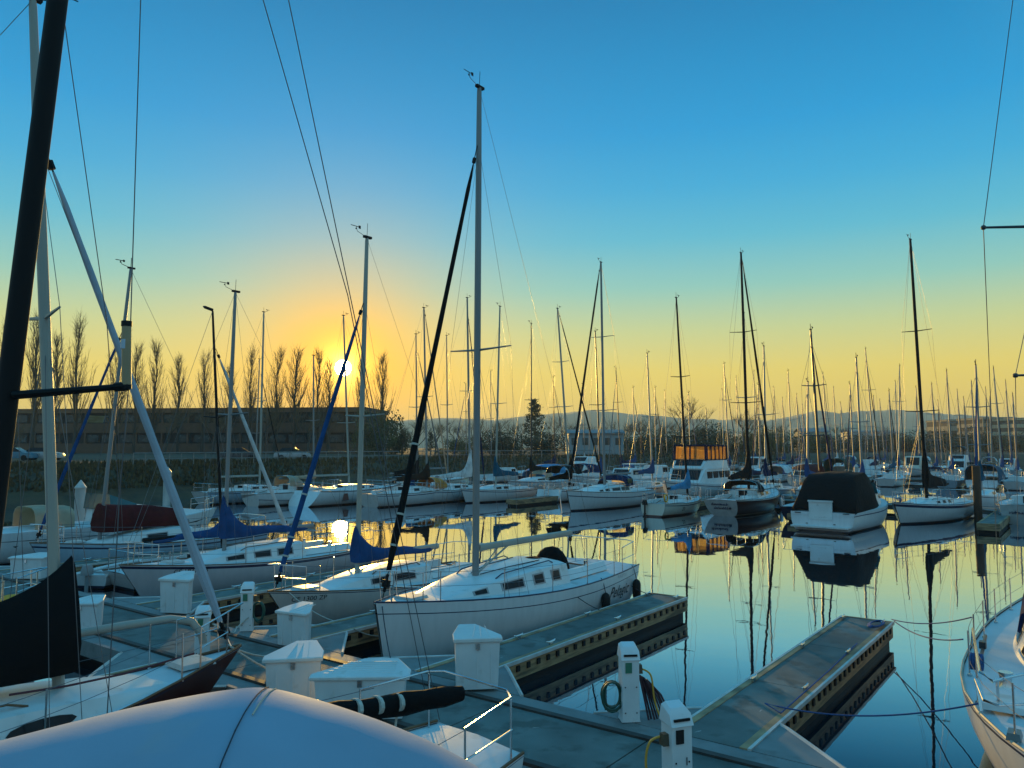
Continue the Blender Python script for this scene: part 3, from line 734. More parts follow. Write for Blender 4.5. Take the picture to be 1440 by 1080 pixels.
def mk_hull(h, mats, parent, det):
    nt_ = {0: 10, 1: 16, 2: 26}[det]
    ts = [i / nt_ for i in range(nt_ + 1)]
    rows = [0, .10, .24, .4, .56, .72, .84] if det else [0, .2, .45, .75]
    mb = MB(); rings = []
    for t in ts:
        zs = h.sheer(t); d = h.dk + zs
        hs = rows + [1 - h.stripe[1] / d, 1 - h.stripe[0] / d, 1.]
        rings.append([h.pt(t, q, 1) for q in hs] + [h.pt(t, q, -1) for q in reversed(hs)])
    n = len(rings[0]); k = n // 2
    mi = [0] * n; mi[k - 3] = 1; mi[k + 1] = 1
    mi[n - 1] = 0; mi[k - 1] = 0
    o = len(mb.v)
    for r_ in rings: mb.v += [tuple(v) for v in r_]
    for i in range(len(rings) - 1):
        for j in range(n):
            if j == k - 1: continue
            a, b = i * n + j, i * n + (j + 1) % n
            mb.f.append((a, b, b + n, a + n)); mb.m.append(mi[j])
    mb.f.append(tuple(range(n))); mb.m.append(2 if len(mats) > 2 else 0)
    return mb.build('hull', mats, parent, angle=42)
def mk_deck(h, m, parent, det, cockpit=None, name='deck'):
    nt_ = {0: 8, 1: 14, 2: 24}[det]
    ts = [i / nt_ for i in range(nt_ + 1)]
    mb = MB()
    if cockpit:
        xa, xb, cw, fl = cockpit; ta, tb = h.xt(xa), h.xt(xb)
        ts = sorted([t for t in ts if abs(t - ta) > .01 and abs(t - tb) > .01] + [ta - .002, ta + .002, tb - .002, tb + .002])
    rings = []
    for t in ts:
        p = h.pt(t, 1, 1); b = p.y * .985; r_ = []
        if cockpit:
            f = min(.9, cw / max(.1, b)); ys = [-1, -f - .03, -f, 0, f, f + .03, 1]
        else: ys = [-1, -.6, -.2, .2, .6, 1]
        for c in ys:
            z = h.sheer(t) - .02 + .05 * (1 - c * c) * min(1, b / .8)
            if cockpit and ta < t < tb and abs(c) <= f + .001: z = fl
            r_.append((p.x, b * c, z))
        rings.append(r_)
    mb.loft(rings, closed=False)
    return mb.build(name, m, parent, angle=30)
WFRAME = mat('window_frame', (.30, .30, .31), .4, .4, var=.1)
class Cabin:
    def __init__(s, h, xa, xf, w, ht, slope=2.0, nose=.5): s.h, s.xa, s.xf, s.w, s.ht, s.slope, s.nose = h, xa, xf, w, ht, slope, nose
    def hgt(s, u): return max(.02, s.ht * (1 - max(0, (u - .15) / .85) ** s.slope))
    def wid(s, u): return s.w * (1 - s.nose * u ** 2.2)
    def pt(s, u, g, side, off=0.):            # g: 0 foot of the side .. 1 edge of the roof
        x = s.xa + (s.xf - s.xa) * u; z0 = s.h.deck_z(x, s.wid(u)) - .02
        return Vector((x, side * (s.wid(u) * (1 - .13 * g) + off), z0 + s.hgt(u) * .9 * g))
    def top(s, u, c=0.):
        x = s.xa + (s.xf - s.xa) * u; return Vector((x, c * s.wid(u) * .8, s.h.deck_z(x, s.wid(u)) - .02 + s.hgt(u) * (.96 + .12 * (1 - c * c))))
    def topz(s, x): return s.top(max(0., min(1., (x - s.xa) / (s.xf - s.xa)))).z
    def build(s, m, parent, det):
        n = {0: 5, 1: 9, 2: 16}[det]; mb = MB(); rings = []
        for i in range(n + 1):
            u = i / n
            rings.append([s.pt(u, 0, -1), s.pt(u, .6, -1), s.pt(u, 1, -1), s.top(u, -.8), s.top(u, -.35), s.top(u, .35), s.top(u, .8), s.pt(u, 1, 1), s.pt(u, .6, 1), s.pt(u, 0, 1)])
        mb.loft(rings); s.o = mb.build('cabin', m, parent, angle=50); return s.o
    def window(s, u0, u1, g0=.35, g1=.78, m=None, both=(-1, 1), name='window', slant=.0, framed=True):
        for side in both:
            mb = MB(); n = 4
            for mi, grow, o0, o1 in ((1, 1., -.008, .010), (0, 0., .004, .014)) if framed else ((0, 0., -.008, .012),):
                du, dg = .012 * grow, .07 * grow; A = []
                for off in (o0, o1):
                    for g in (g0 - dg, g1 + dg): A.append([s.pt(u0 - du + (u1 - u0 + 2 * du) * i / n, g, side, off) for i in range(n + 1)])
                mb.loft([[A[2][i], A[3][i], A[1][i], A[0][i]] for i in range(n + 1)], mi)
            mb.build(name, [m or GLASS, WFRAME], s.o)
def mast_gear(root, h, base, top, r0, m, det, spreaders=(.62,), sw=.75, gear=True, wires=True, hound=1.0, chain=None, stayr=None):
    """mast with spreaders and masthead gear; standing rigging"""
    base, top = Vector(base), Vector(top); ax = top - base; H = ax.length
    mb = MB(); n = 10 if det else 6
    mb.tube([base, base + ax * .5, base + ax * .8, base + ax * .99, top], [r0, r0, r0 * .9, r0 * .72, r0 * .6], n, flat=.78)
    mo = mb.build('mast', m, root)
    wr = stayr or {0: .010, 1: .007, 2: .0045}[det]
    for f in spreaders:
        c = base + ax * f; s_ = MB(); k = sw * (1.08 - .35 * (f - .4))
        s_.tube([c + Vector((-.10, -k, .05)), c, c + Vector((-.10, k, .05))], [.015 + .006 * (2 - det), .03 + .006 * (2 - det), .015 + .006 * (2 - det)], 5)
        s_.build('spreader', m, mo)
    if gear:
        g = MB(); g.box(top + Vector((-.02, 0, .03)), (.26, .08, .06), rz=0)
        g.tube([top, top + Vector((0, .02, .40))], .008 + .005 * (2 - det), 4)
        g.tube([top + Vector((.1, 0, .05)), top + Vector((.34, 0, .12)), top + Vector((.38, 0, .24))], .008 + .004 * (2 - det), 4)
        g.tube([top + Vector((.24, 0, .24)), top + Vector((.56, 0, .24))], .010 + .004 * (2 - det), 4)
        g.box(top + Vector((.26, 0, .24)), (.07, .01, .08)); g.ball(top + Vector((.38, 0, .18)), .022 + .008 * (2 - det))
        g.build('masthead_gear', BLACKSPAR, mo)
    if wires:
        w = MB(); bx = base.x - .05
        hp = base + ax * hound
        stern = h.pt(0, 1, 1); bow = h.pt(1, 1, 1)
        w.tube([top, (stern.x + .1, 0, stern.z)], wr, 4)
        if hound < .999 or True: w.tube([hp, (bow.x - .15, 0, bow.z + .05)], wr, 4)
        cy = h.edge(bx, .9); cz = h.deck_z(bx, cy)
        for sd_ in (-1, 1):
            q = (bx, sd_ * cy, cz); tips = [base + ax * f + Vector((-.10, sd_ * sw * (1.08 - .35 * (f - .4)), .05)) for f in spreaders]
            w.tube([q] + tips + [hp], wr, 4)
            if det: 
                for dx in (-.35, .35): w.tube([(bx + dx, sd_ * cy, cz), base + ax * (spreaders[0] - .01)], wr, 4)
        w.build('standing_rigging', WIRE, root)
    return mo
def furl(root, a, b, r, m, det=1, drum=True, name='furled_jib', ties=False, rb=None):
    a, b = Vector(a), Vector(b); d = b - a; mb = MB(); r_ = random.Random(int(r * 1e4) + int(a.x * 10))
    n = 14 if det else 6; pts = [a + d * (.05 + .90 * i / n) for i in range(n + 1)]
    rs = [r * (1.0 - .45 * i / n) * r_.uniform(.9, 1.1) for i in range(n + 1)]; rs[0] *= .6; rs[-1] *= .4
    mb.tube(pts, rs, 8 if det else 5)
    o = mb.build(name, m, root)
    if det:
        w = MB(); w.tube([a, b], .012, 5)
        if drum: w.tube([a + d * .012, a + d * .02, a + d * .021, a + d * .034, a + d * .035, a + d * .045], [.03, .03, .085, .085, .03, .03], 8)
        q = a + d * .955; w.tube([q, q + d.normalized() * .12], .045, 6); w.build('furler_drum', BLACKSPAR, o)
    if ties:
        for f in (.10, .16, .30):
            t = MB(); c = a + d * f; dn = d.normalized(); t.tube([c - dn * .02, c + dn * .02], r * 1.06, 8); t.build('tie', ROPE, o)
    return o
def boom_cover(root, xm, zb, bl, spar, cover=None, h0=.9, th=.24, det=1, ang=0., tent=None, y=0., rise=0., w=.15):
    """boom going aft from the mast; cover is the colour of the folded-sail cover"""
    ca, sa = math.cos(ang), math.sin(ang)
    def pt(s, yy, z): return Vector((xm - (s * ca - yy * sa), y + s * sa + yy * ca, z + rise * s))
    mb = MB(); mb.tube([pt(.05, 0, zb), pt(bl, 0, zb)], .062, 8, flat=1.3); bo = mb.build('boom', spar, root)
    if cover is not None:
        n = 18 if det else 8; rings = []; r_ = random.Random(int(xm * 100))
        for i in range(n + 1):
            f = i / n; s_ = -.14 + (bl - .1) * f
            hgt = th * (1 - .45 * f) + h0 * math.exp(-((f / .13) ** 1.3)) + r_.uniform(-.015, .015)
            if tent: hgt = tent * (1 - .35 * f)
            ww = w * (1 - .45 * f) + (.06 if f < .1 else 0)
            zl = zb - .10 - (0.10 * math.sin(f * 9) * .25)
            prof = [(0, -.02), (.8, .0), (1.0, .25), (.72, .6), (.30, .92), (0, 1.0), (-.30, .92), (-.72, .6), (-1.0, .25), (-.8, .0)]
            kk = .5 if i == n else 1
            rings.append([pt(s_, ww * a * kk, zl + hgt * (b * kk + (1 - kk) * .4)) for a, b in prof])
        mb = MB(); mb.loft(rings); mb.build('sail_cover', cover, bo, angle=60)
    return bo
def rails(root, h, det, pulpit=True, pushpit=True, lines=True, ht=.62, n=5, xs=(-.32, .36)):
    r_ = {0: .022, 1: .016, 2: .0125}[det]; wl = {0: .010, 1: .007, 2: .004}[det]
    L = h.L
    def ed(x, s, z=0., k=.94): return Vector((x, s * h.edge(x, k), h.deck_z(x, h.edge(x, k)) + z))
    if pulpit:
        xb = L / 2; x1 = L * .40; tip = Vector((xb + .02, 0, h.sheer(1) + ht)); mb = MB()
        mid = lambda s, z: Vector((L * .463, s * max(.12, h.edge(L * .46, 1.0)), h.sheer(.96) + z))
        mb.tube([ed(x1, -1, 0), ed(x1, -1, ht * .96), mid(-1, ht * .99), tip, mid(1, ht * .99), ed(x1, 1, ht * .96), ed(x1, 1, 0)], r_, 6)
        for s in (-1, 1): mb.tube([ed(L * .465, s, 0, .8), mid(s, ht * .99)], r_, 6)
        if det: mb.tube([ed(x1, -1, ht * .5), mid(-1, ht * .52), mid(1, ht * .52), ed(x1, 1, ht * .5)], r_ * .8, 5)
        mb.build('pulpit', STEEL, root)
    if pushpit:
        x0 = -L / 2 + (h.srake if h.rev else 0) + .06; x1 = x0 + .95; mb = MB()
        c = [ed(x1, -1, 0), ed(x1, -1, ht), ed(x0 + .12, -1, ht + .03, .92), Vector((x0, -h.edge(x0, .7), h.deck_z(x0) + ht)), Vector((x0, h.edge(x0, .7), h.deck_z(x0) + ht)), ed(x0 + .12, 1, ht + .03, .92), ed(x1, 1, ht), ed(x1, 1, 0)]
        mb.tube(c, r_, 6)
        for s in (-1, 1):
            mb.tube([ed(x0 + .1, s, 0, .9), ed(x0 + .1, s, ht, .9)], r_, 6)
            mb.tube([ed(x1, s, ht * .5), ed(x0 + .1, s, ht * .5, .92)], r_ * .8, 5)
        mb.build('pushpit', STEEL, root)
    if lines:
        xa, xb = L * xs[0], L * xs[1]; st = None
        for s in (-1, 1):
            for i in range(n):
                x = xa + (xb - xa) * i / (n - 1); b0 = ed(x, s)
                if st is None:
                    mb = MB(); mb.tube([(0, 0, 0), (0, 0, ht)], r_ * .9, 6); mb.tube([(0, 0, 0), (0, 0, .03)], .03, 6); st = mb.build('stanchion', STEEL, root); st.location = b0
                else: c = st.copy(); COL.objects.link(c); c.parent = root; c.location = b0
            for f in (.97, .52):
                mb = MB(); mb.tube([ed(L * .40, s, ht * f)] + [ed(xb + (xa - xb) * i / 8, s, ht * f) for i in range(9)] + [ed(-L * .40, s, ht * f)], wl, 4)
                mb.build('lifeline', WIRE, root)
def arch_cover(root, xa, xf, w, z0, ztop, m, name, lean=.25, n=9, front=.55, sides=True, frame=True, win=None):
    """canvas stretched over hoops from xa (aft) to xf (front)"""
    rings = []
    for i, (x, k) in enumerate(((xa, 1.), (xa + (xf - xa) * .45, 1.02), (xa + (xf - xa) * .72, .93), (xf, front))):
        zt = z0 + (ztop - z0) * k
        r_ = []
        for j in range(n):
            a = math.pi * j / (n - 1); c = math.cos(a); s_ = math.sin(a)
            yy = w * math.copysign(abs(c) ** .55, c) if abs(c) > 1e-6 else 0.
            zz = z0 + (zt - z0) * abs(s_) ** .55
            if not sides: zz = max(zz, z0 + (zt - z0) * .62)
            r_.append((x + (0 if i else -.0), yy, zz))
        rings.append(r_)
    inner = [[(x, y * .97, z - .025) for x, y, z in r_] for r_ in rings]
    mb = MB()
    mb.loft([r_ + list(reversed(q)) for r_, q in zip(rings, inner)])
    o = mb.build(name, m, root, angle=50)
    if frame:
        f = MB()
        for r_ in (rings[0], rings[1]):
            if not sides: f.tube([(r_[0][0], r_[0][1], z0)] + r_[1:-1] + [(r_[-1][0], r_[-1][1], z0)], .014, 5)
            else: f.tube(r_, .013, 5)
        f.build('frame', STEEL, o)
    return o
def outboard(root, loc, m=RUB, s=1.):
    mb = MB(); x, y, z = loc
    mb.loft([[(x + a * s, y + b * s, z + c * s) for a, b in ((-.17, -.10), (.12, -.12), (.18, 0), (.12, .12), (-.17, .10))] for c, in ((0,), (.16,))] + [[(x + a * s * .7, y + b * s * .7, z + .30 * s) for a, b in ((-.17, -.10), (.12, -.12), (.18, 0), (.12, .12), (-.17, .10))]])
    mb.tube([(x, y, z), (x - .02 * s, y, z - .65 * s)], .06 * s, 6); mb.box((x - .02 * s, y, z - .55 * s), (.3 * s, .05, .04)); mb.tube([(x - .06 * s, y, z - .68 * s), (x - .22 * s, y, z - .70 * s)], .05 * s, 6)
    return mb.build('outboard_motor', m, root)
def sailboat(name, label, anchor, sgn, L=8.8, B=2.9, F=(.85, .82, 1.12), hullm=H_WHITE, stripe=NAVY, deckm=None, det=1, cab=(-.10, .30, .62, .46), cslope=2.0,
             mast=None, mr=.085, mm=ALU, spreaders=(.62,), hound=1.0, boom=None, cover=None, covh=.9, covth=.24, tent=None, jib=None, jr=.085, cockpit=True, wins=((.12, .30), (.40, .55)),
             pul=True, group=None, hk=None, rz=None, transom=None, wires=True, dodger=None, bim=None, boomz=.75, gear=True, stn=5, boomm=None, boomang=0., jdrum=True, ties=False, jtop=None, xm=None, boomrise=0., toe=TEAK, coverw=.15):
    hk = hk or {}; h = Hull(L, B, F, **hk)
    rz = (UA if sgn > 0 else UA + math.pi) if rz is None else rz
    q = Matrix.Rotation(rz, 3, 'Z')
    kind, p = anchor
    lx = {'bow': L / 2, 'stern': -L / 2, 'mid': 0.}.get(kind, 0.)
    if kind == 'mast': lx = xm
    loc = Vector((p.x, p.y, 0)) - q @ Vector((lx, 0, 0))
    t = thing(name, label, 'sailboat', (loc.x, loc.y, 0), rz, group)
    inv = lambda w: q.transposed() @ (Vector(w) - Vector((loc.x, loc.y, 0)))
    mk_hull(h, [hullm, stripe] + ([transom] if transom else []), t, det)
    ck = None
    ca = L * cab[0]
    if cockpit: ck = (-L * .5 + h.srake + .45, ca - .08, B * .21, F[1] - .42)
    mk_deck(h, deckm or NONSKID, t, det, ck)
    if det and toe is not None:
        mb = MB()
        for s in (-1, 1): mb.tube([h.pt(i / 14, 1, s) + Vector((0, -s * .01, .012)) for i in range(15)], .018 if det == 2 else .024, 5)
        mb.build('toe_rail', toe, t)
    c = Cabin(h, ca, L * cab[1], B / 2 * cab[2], cab[3], cslope); c.build(GEL, t, det)
    if det or wins:
        for w in wins: c.window(w[0], w[1], framed=det > 0)
    if det:
        hm = MB(); u = .62; a_ = c.top(.55); hm.box((L * cab[1] + .45, 0, h.deck_z(L * cab[1] + .45) + .03), (.5, .5, .06), top=.9)
        hm.build('hatch', mat('hatch_cover', (.42, .43, .43), .3, var=.1), t)
        hr = MB()
        for s in (-1, 1): hr.tube([c.top(.08, s * .85) + Vector((0, 0, .0)), c.top(.12, s * .85) + Vector((0, 0, .06)), c.top(.55, s * .85) + Vector((0, 0, .06)), c.top(.6, s * .85)], .015, 5)
        hr.build('handrail', toe or STEEL, t)
        cm = MB()
        for s in (-1, 1):
            if ck: cm.loft([[(x, s * yy, h.deck_z(x) + zz) for yy, zz in ((ck[2] + .02, 0.), (ck[2] + .03, .20), (ck[2] + .14, .20), (ck[2] + .26, 0.))] for x in (ck[0] + .3, ca)])
        if ck:
            cm.build('coaming', GEL, t)
            for s in (-1, 1):
                x = (ck[0] + ca) / 2; wm = MB(); wm.tube([(x, s * (ck[2] + .09), h.deck_z(x) + .2), (x, s * (ck[2] + .09), h.deck_z(x) + .26), (x, s * (ck[2] + .09), h.deck_z(x) + .33)], [.07, .05, .06], 10); wm.build('winch', STEEL, t)
            cw = MB(); cw.box((ca - .02, 0, h.deck_z(ca) + cab[3] * .42), (.05, .56, cab[3] * .95)); cw.build('companionway', GLASS if det < 2 else TEAK, t)
            tl = MB(); tl.tube([(ck[0] + .05, 0, F[1] + .05), (ck[0] + .9, .05, F[1] + .22)], .022, 6); tl.build('tiller', TEAK, t)
    z_base = None
    if mast:
        bpx, tpx, tpy = mast[:3]
        if xm is None:
            # mast stands on the centreline where it crosses the picture column bpx
            best = min((abs(PIX(Vector((loc.x, loc.y, 0)) + q @ Vector((x, 0, 1.4)))[0] - bpx), x) for x in [L * (-.12 + .45 * i / 120) for i in range(121)]) if bpx is not None else (0, L * .12)
            xm = best[1]
        zb = max(h.deck_z(xm), c.topz(xm) if ca <= xm <= L * cab[1] else 0) - .03
        bw = Vector((loc.x, loc.y, 0)) + q @ Vector((xm, 0, zb))
        tw = PD(tpx, tpy, bw.y)
        top = inv(tw)
        mast_gear(t, h, (xm, 0, zb), top, mr, mm, det, spreaders, B * .28, gear, wires, hound if jtop is None else .93)
        t['mast_h'] = round(tw.z, 1); t['xm'] = xm; t['zb'] = zb
        ax = top - Vector((xm, 0, zb))
        if jib is not None:
            furl(t, h.pt(1, 1, 1) + Vector((-.18, 0, .06)), Vector((xm, 0, zb)) + ax * hound + Vector((.06, 0, 0)), jr, jib, det, jdrum, ties=ties)
        if boom:
            boom_cover(t, xm - .06, zb + boomz, boom, boomm or mm, cover, covh, covth, det, boomang, tent, rise=boomrise, w=coverw)
    if pul: rails(t, h, det, n=stn, lines=det > 0)
    if dodger: arch_cover(t, ca - .35, ca + .85, B * .34, c.topz(ca + .3) - .12, c.topz(ca + .3) + .62, dodger, 'dodger')
    if bim: arch_cover(t, ca - 2.1, ca - .1, B * .38, F[1] + .3, F[1] + 1.95, bim, 'bimini', sides=False, front=.98)
    return t, h, c, inv, q, loc

def fender_at(t, h, x, side, label, m=RUB, L=.55, r=.11):
    y = side * (h.side_y(x, h.sheer(h.xt(x)) - .45) + r * .9); z = h.sheer(h.xt(x))
    w = t.matrix_basis if False else Matrix.Translation(t.location) @ Matrix.Rotation(t.rotation_euler.z, 4, 'Z')
    p = w @ Vector((x, y, 0))
    f = thing('fender', label, 'fender', (p.x, p.y, z - .30), t.rotation_euler.z, 'fenders hung over the side')
    mb = MB(); mb.tube([(0, 0, -L), (0, 0, -L + .04), (0, 0, -L + .12), (0, 0, -.12), (0, 0, -.04), (0, 0, 0)], [r * .3, r * .75, r, r, r * .75, r * .3], 10); mb.build('body', m, f)
    mb = MB(); mb.tube([(0, 0, -.02), (0, -side * .08, .30), (0, -side * .14, .34)], .010, 5); mb.build('lanyard', ROPED, f)
    return f
def rope(label, pts, r=.012, m=ROPED, cat='mooring line', name='mooring_line', group=None):
    mb = MB(); mb.tube(pts, r, 6); o = mb.build(name, m); tag(o, label, cat, group); return o
def wpt(t, v): return Matrix.Translation(t.location) @ Matrix.Rotation(t.rotation_euler.z, 4, 'Z') @ Vector(v)

# ---------- near row: the large white sloop with the script name
t, h, c, inv, q, loc = sailboat('sailing_sloop', 'large white sloop with script name on its quarter, bare tan boom and black furled jib', ('bow', P(527, 851, 1.28)), -1, L=8.5, B=3.0, F=(1.14, 1.06, 1.32), det=2,
    hk=dict(rake=.35, srake=.35, bs=.82, full=.62, stripe=(.205, .225)), cab=(-.14, .33, .66, .50), cslope=1.6, mast=(669, 674, 124), mr=.085, mm=ALU, spreaders=(.45,), hound=.875, boom=3.9, boomm=PAINTMAST, jib=C_BLACK, jr=.075,
    wins=((.10, .17), (.26, .34), (.44, .60), (.72, .80)), stn=5, ties=True, xm=None, boomz=.62, toe=NAVY)
PEL = (t, h, c, q, loc)
text_on('Pelagic', .40, lambda x, y: Vector((-2.92 - x, h.side_y(-2.92 - x, .53 + y) + .008, .53 + y)), SIGN, t, shear=.35, spacing=1.05, name='name_lettering')
text_on('F I R S T 3 1', .11, lambda x, y: Vector((-3.05 - x, (h.side_y(-3.05 - x, .985 + y) + .008), .985 + y)), SIGNG, t, name='model_lettering')
mb = MB(); mb.loft([[(-1.85 + dx, .52 * math.cos(a) * k, 1.12 + .66 * math.sin(a) * k) for a in [math.pi * i / 10 for i in range(11)]] for dx, k in ((-.16, .85), (-.05, 1.), (.08, 1.), (.2, .82))]); mb.build('wheel_cover', C_BLACK, t, angle=60)
mb = MB(); mb.loft([[(x, y, z) for y, z in ((-.62, 1.40), (-.5, 1.62 + dz), (0, 1.70 + dz), (.5, 1.62 + dz), (.62, 1.40))] for x, dz in ((-1.2, -.16), (-1.1, -.08), (-.9, -.09), (-.75, -.16))]); mb.build('folded_dodger', C_BLACK, t, angle=60)
xm_, zb_ = t['xm'], t['zb']; mb = MB(); mb.tube([(xm_ - .07, .02, zb_ + .08), (xm_ - 1.15, .02, zb_ + .56)], .022, 6); mb.tube([(xm_ - .07, -.02, zb_ + .02), (xm_ - .85, -.02, zb_ + .56)], .014, 6); mb.build('boom_vang', PAINTMAST, t)
mb = MB()
for s_ in (-1, 1): mb.tube([c.top(.12, s_ * .5) + Vector((0, 0, .02)), c.top(.4, s_ * .42) + Vector((0, 0, .03)), c.top(.6, s_ * .2) + Vector((0, 0, .03))], .012, 5)
mb.build('halyard_tail', ROPED, t)
mb = MB(); mb.tube([(-3.85, -.55, 1.05), (-3.85, -.55, 1.75), (-4.05, -.3, 1.75), (-4.05, -.3, 1.05)], .014, 6); mb.tube([(-3.95, .4, 1.0), (-4.15, .4, .4)], .016, 6); mb.build('stern_ladder', STEEL, t)
fender_at(t, h, -1.95, 1, 'black fender nearer the bow of the two on the white sloop')
fender_at(t, h, -3.85, 1, 'black fender at the stern corner of the large white sloop')
rope('dark bow line from the large white sloop down to the walkway', sagline(wpt(t, (4.15, .1, 1.25)), AB(9.6, -9.7, .52), .12), .010)
rope('dark spring line across the white sloop side to its finger dock', sagline(wpt(t, (-.5, 1.35, 1.05)), AB(15.9, -9.35, .53), .05), .010)
rope('dark stern line of the large white sloop', sagline(wpt(t, (-4.05, .6, .98)), AB(18.3, -9.2, .55), .15), .010)

# ---------- near row: the smaller boat with registration number
t, h, c, inv, q, loc = sailboat('sailing_sloop', 'white sloop with registration number on its bow and violet blue sail cover', ('bow', P(377, 829, 1.05)), -1, L=7.6, B=2.5, F=(.72, .72, 1.0), hullm=hullmat('hull_white_aged', (.52, .51, .49)), det=2,
    hk=dict(rake=1.0, stripe=(.02, .04)), cab=(-.12, .30, .62, .42), mast=(503, 516, 335), mr=.075, mm=PAINTMAST, spreaders=(.46,), hound=.80, boom=3.0, cover=C_BLUE, covh=.62, covth=.30, jib=C_BLUE, jr=.075, wins=((.20, .42), (.50, .64)), boomz=.40, stn=4, ties=True)
CFB = (t, h)
text_on('CF 1300 ZP', .15, lambda x, y: Vector((2.95 - x, h.side_y(2.95 - x, .72 + y) + .008, .72 + y)), SIGN, t, name='lettering')
rope('pale line looping from the lettered bow down by its finger dock', sagline(wpt(t, (3.4, .25, .95)), AB(12.2, -12.6, .52), .35), .012, ROPE)
rope('second pale line hanging in a loop beside the first by the lettered bow', sagline(AB(13.4, -12.5, .53), AB(11.2, -12.5, .53), .33), .012, ROPE)
# ---------- blue covered boat
t, h, c, inv, q, loc = sailboat('sailing_sloop', 'white sloop with dark sheer stripe and a royal blue sail cover peaked at the mast', ('bow', P(168, 794, 1.12)), -1, L=8.6, B=2.75, F=(.80, .80, 1.1), det=2,
    hullm=hullmat('hull_lilac_white', (.50, .50, .53)), hk=dict(rake=.95, stripe=(.03, .10)), cab=(-.15, .27, .62, .46), mast=(315, 331, 411), mr=.075, mm=ALU, spreaders=(.52,), hound=1.0, boom=3.3, cover=C_BLUE, covh=1.0, covth=.30, wins=((.14, .28), (.36, .50), (.60, .74)), boomz=.50, stn=4)
text_on('CF 1877 GB', .17, lambda x, y: Vector((2.65 - x, h.side_y(2.65 - x, .76 + y) + .008, .76 + y)), SIGN, t, name='lettering')
fender_at(t, h, -.1, 1, 'pale fender on the side of the blue covered sloop', mat('fender_grey', (.16, .15, .16), .5), .6, .11)
# ---------- hidden small sloop behind it: black mast, blue boom cover pointing left, pale furled jib to the right
t, h, c, inv, q, loc = sailboat('sailing_sloop', 'small sloop with hooked black mast and pale furled jib behind the blue covered sloop', ('bow', AB(18.3, -23.6)), 1, L=6.6, B=2.2, F=(.55, .52, .75), det=1,
    cab=(-.12, .28, .6, .30), mast=(314, 299, 437), mr=.06, mm=BLACKSPAR, spreaders=(.55,), hound=.84, boom=2.7, cover=C_BLUE, covh=.45, covth=.26, jib=C_WHITE, jr=.08, boomz=.62, gear=False, wins=(), stn=4)
mb = MB(); tp = inv(PD(299, 436, 27.3)); mb.tube([tp, tp + Vector((-.15, .22, .10)), tp + Vector((-.1, .42, .16))], [.06, .06, .03], 6); mb.build('mast_crane', BLACKSPAR, t)
# ---------- maroon covered boat
t, h, c, inv, q, loc = sailboat('sailing_sloop', 'pale sloop with maroon tent cover over its boom and blue furled jib', ('bow', P(42, 766, 1.1)), -1, L=8.6, B=2.7, F=(.85, .82, 1.15), hullm=H_BLUE, det=1,
    cab=(-.12, .28, .64, .5), mast=(140, 184, 378), mr=.085, mm=ALU, spreaders=(.55,), hound=.76, boom=3.3, cover=C_MAROON, tent=1.0, coverw=.5, jib=C_BLUE, jr=.075, wins=((.3, .5),), boomz=.40, stn=4)
# ---------- red hulled sloop, lower left
rb, hb = P(338, 908, 1.35), P(82, 965, 1.35)
t, h, c, inv, q, loc = sailboat('sailing_sloop', 'dark red hulled sloop with pale blue-white deck and a black sail cover, lower left', ('bow', rb), 1, rz=UA - R(2), L=8.2, B=2.5, F=(.95, .92, 1.35), hullm=H_RED, det=2, deckm=mat('deck_pale', (.60, .63, .65), .5, var=.06),
    hk=dict(rake=1.5, pw=1.75, stripe=(.02, .035)), cab=(-.20, .35, .76, .50), mast=(83, 46, 0), mr=.085, mm=PAINTMAST, spreaders=(.52,), hound=.78, boom=3.2, cover=C_BLACK, covh=.36, covth=1.0, coverw=.34, jib=mat('canvas_pale_blue', (.34, .40, .47), .8, var=.1, bump=.4, bscale=6), jr=.072, wins=(), boomz=.36, stn=4, toe=TEAK)
for side in (-1, 1):
    for u0 in (.62,):
        mb = MB(); A = []
        for off in (-.008, .014): A.append([c.pt(u0 + .085 * math.cos(k * .5236), .46 + .26 * math.sin(k * .5236), side, off) for k in range(12)])
        mb.loft(A); mb.build('oval_port', GLASS, c.o)
mb = MB(); zz = h.deck_z(1.5) + .55
mb.tube([(.2, 1.06, 1.72), (1.6, .98, 1.74), (2.8, .74, 1.78), (3.3, .55, 1.80), (3.55, .42, 1.74), (3.66, .32, 1.55), (3.68, .3, 1.42)], .058, 10); mb.build('whisker_pole', PAINTMAST, t)
mb = MB(); mb.tube([(.9, -.45, 1.5), (1.5, -.5, 1.47), (2.2, -.42, 1.44), (3.3, -.12, 1.42)], .014, 5); mb.build('foredeck_line', mat('maroon_rope', (.10, .02, .03), .8), t)
RED_B = (t, h)
for k, (tgt, lab) in enumerate(((AB(9.0, -13.9, .95), 'white bow line running up from the red hull to the left power post'), (AB(8.2, -9.9, .52), 'white bow line hanging straight down from the red hull'), (AB(9.3, -12.0, .53), 'white bow line from the red hull to the far side of the walkway'))):
    rope(lab, sagline(wpt(t, (3.95, 0, 1.36)), tgt, .05 + .03 * k), .016, ROPE)

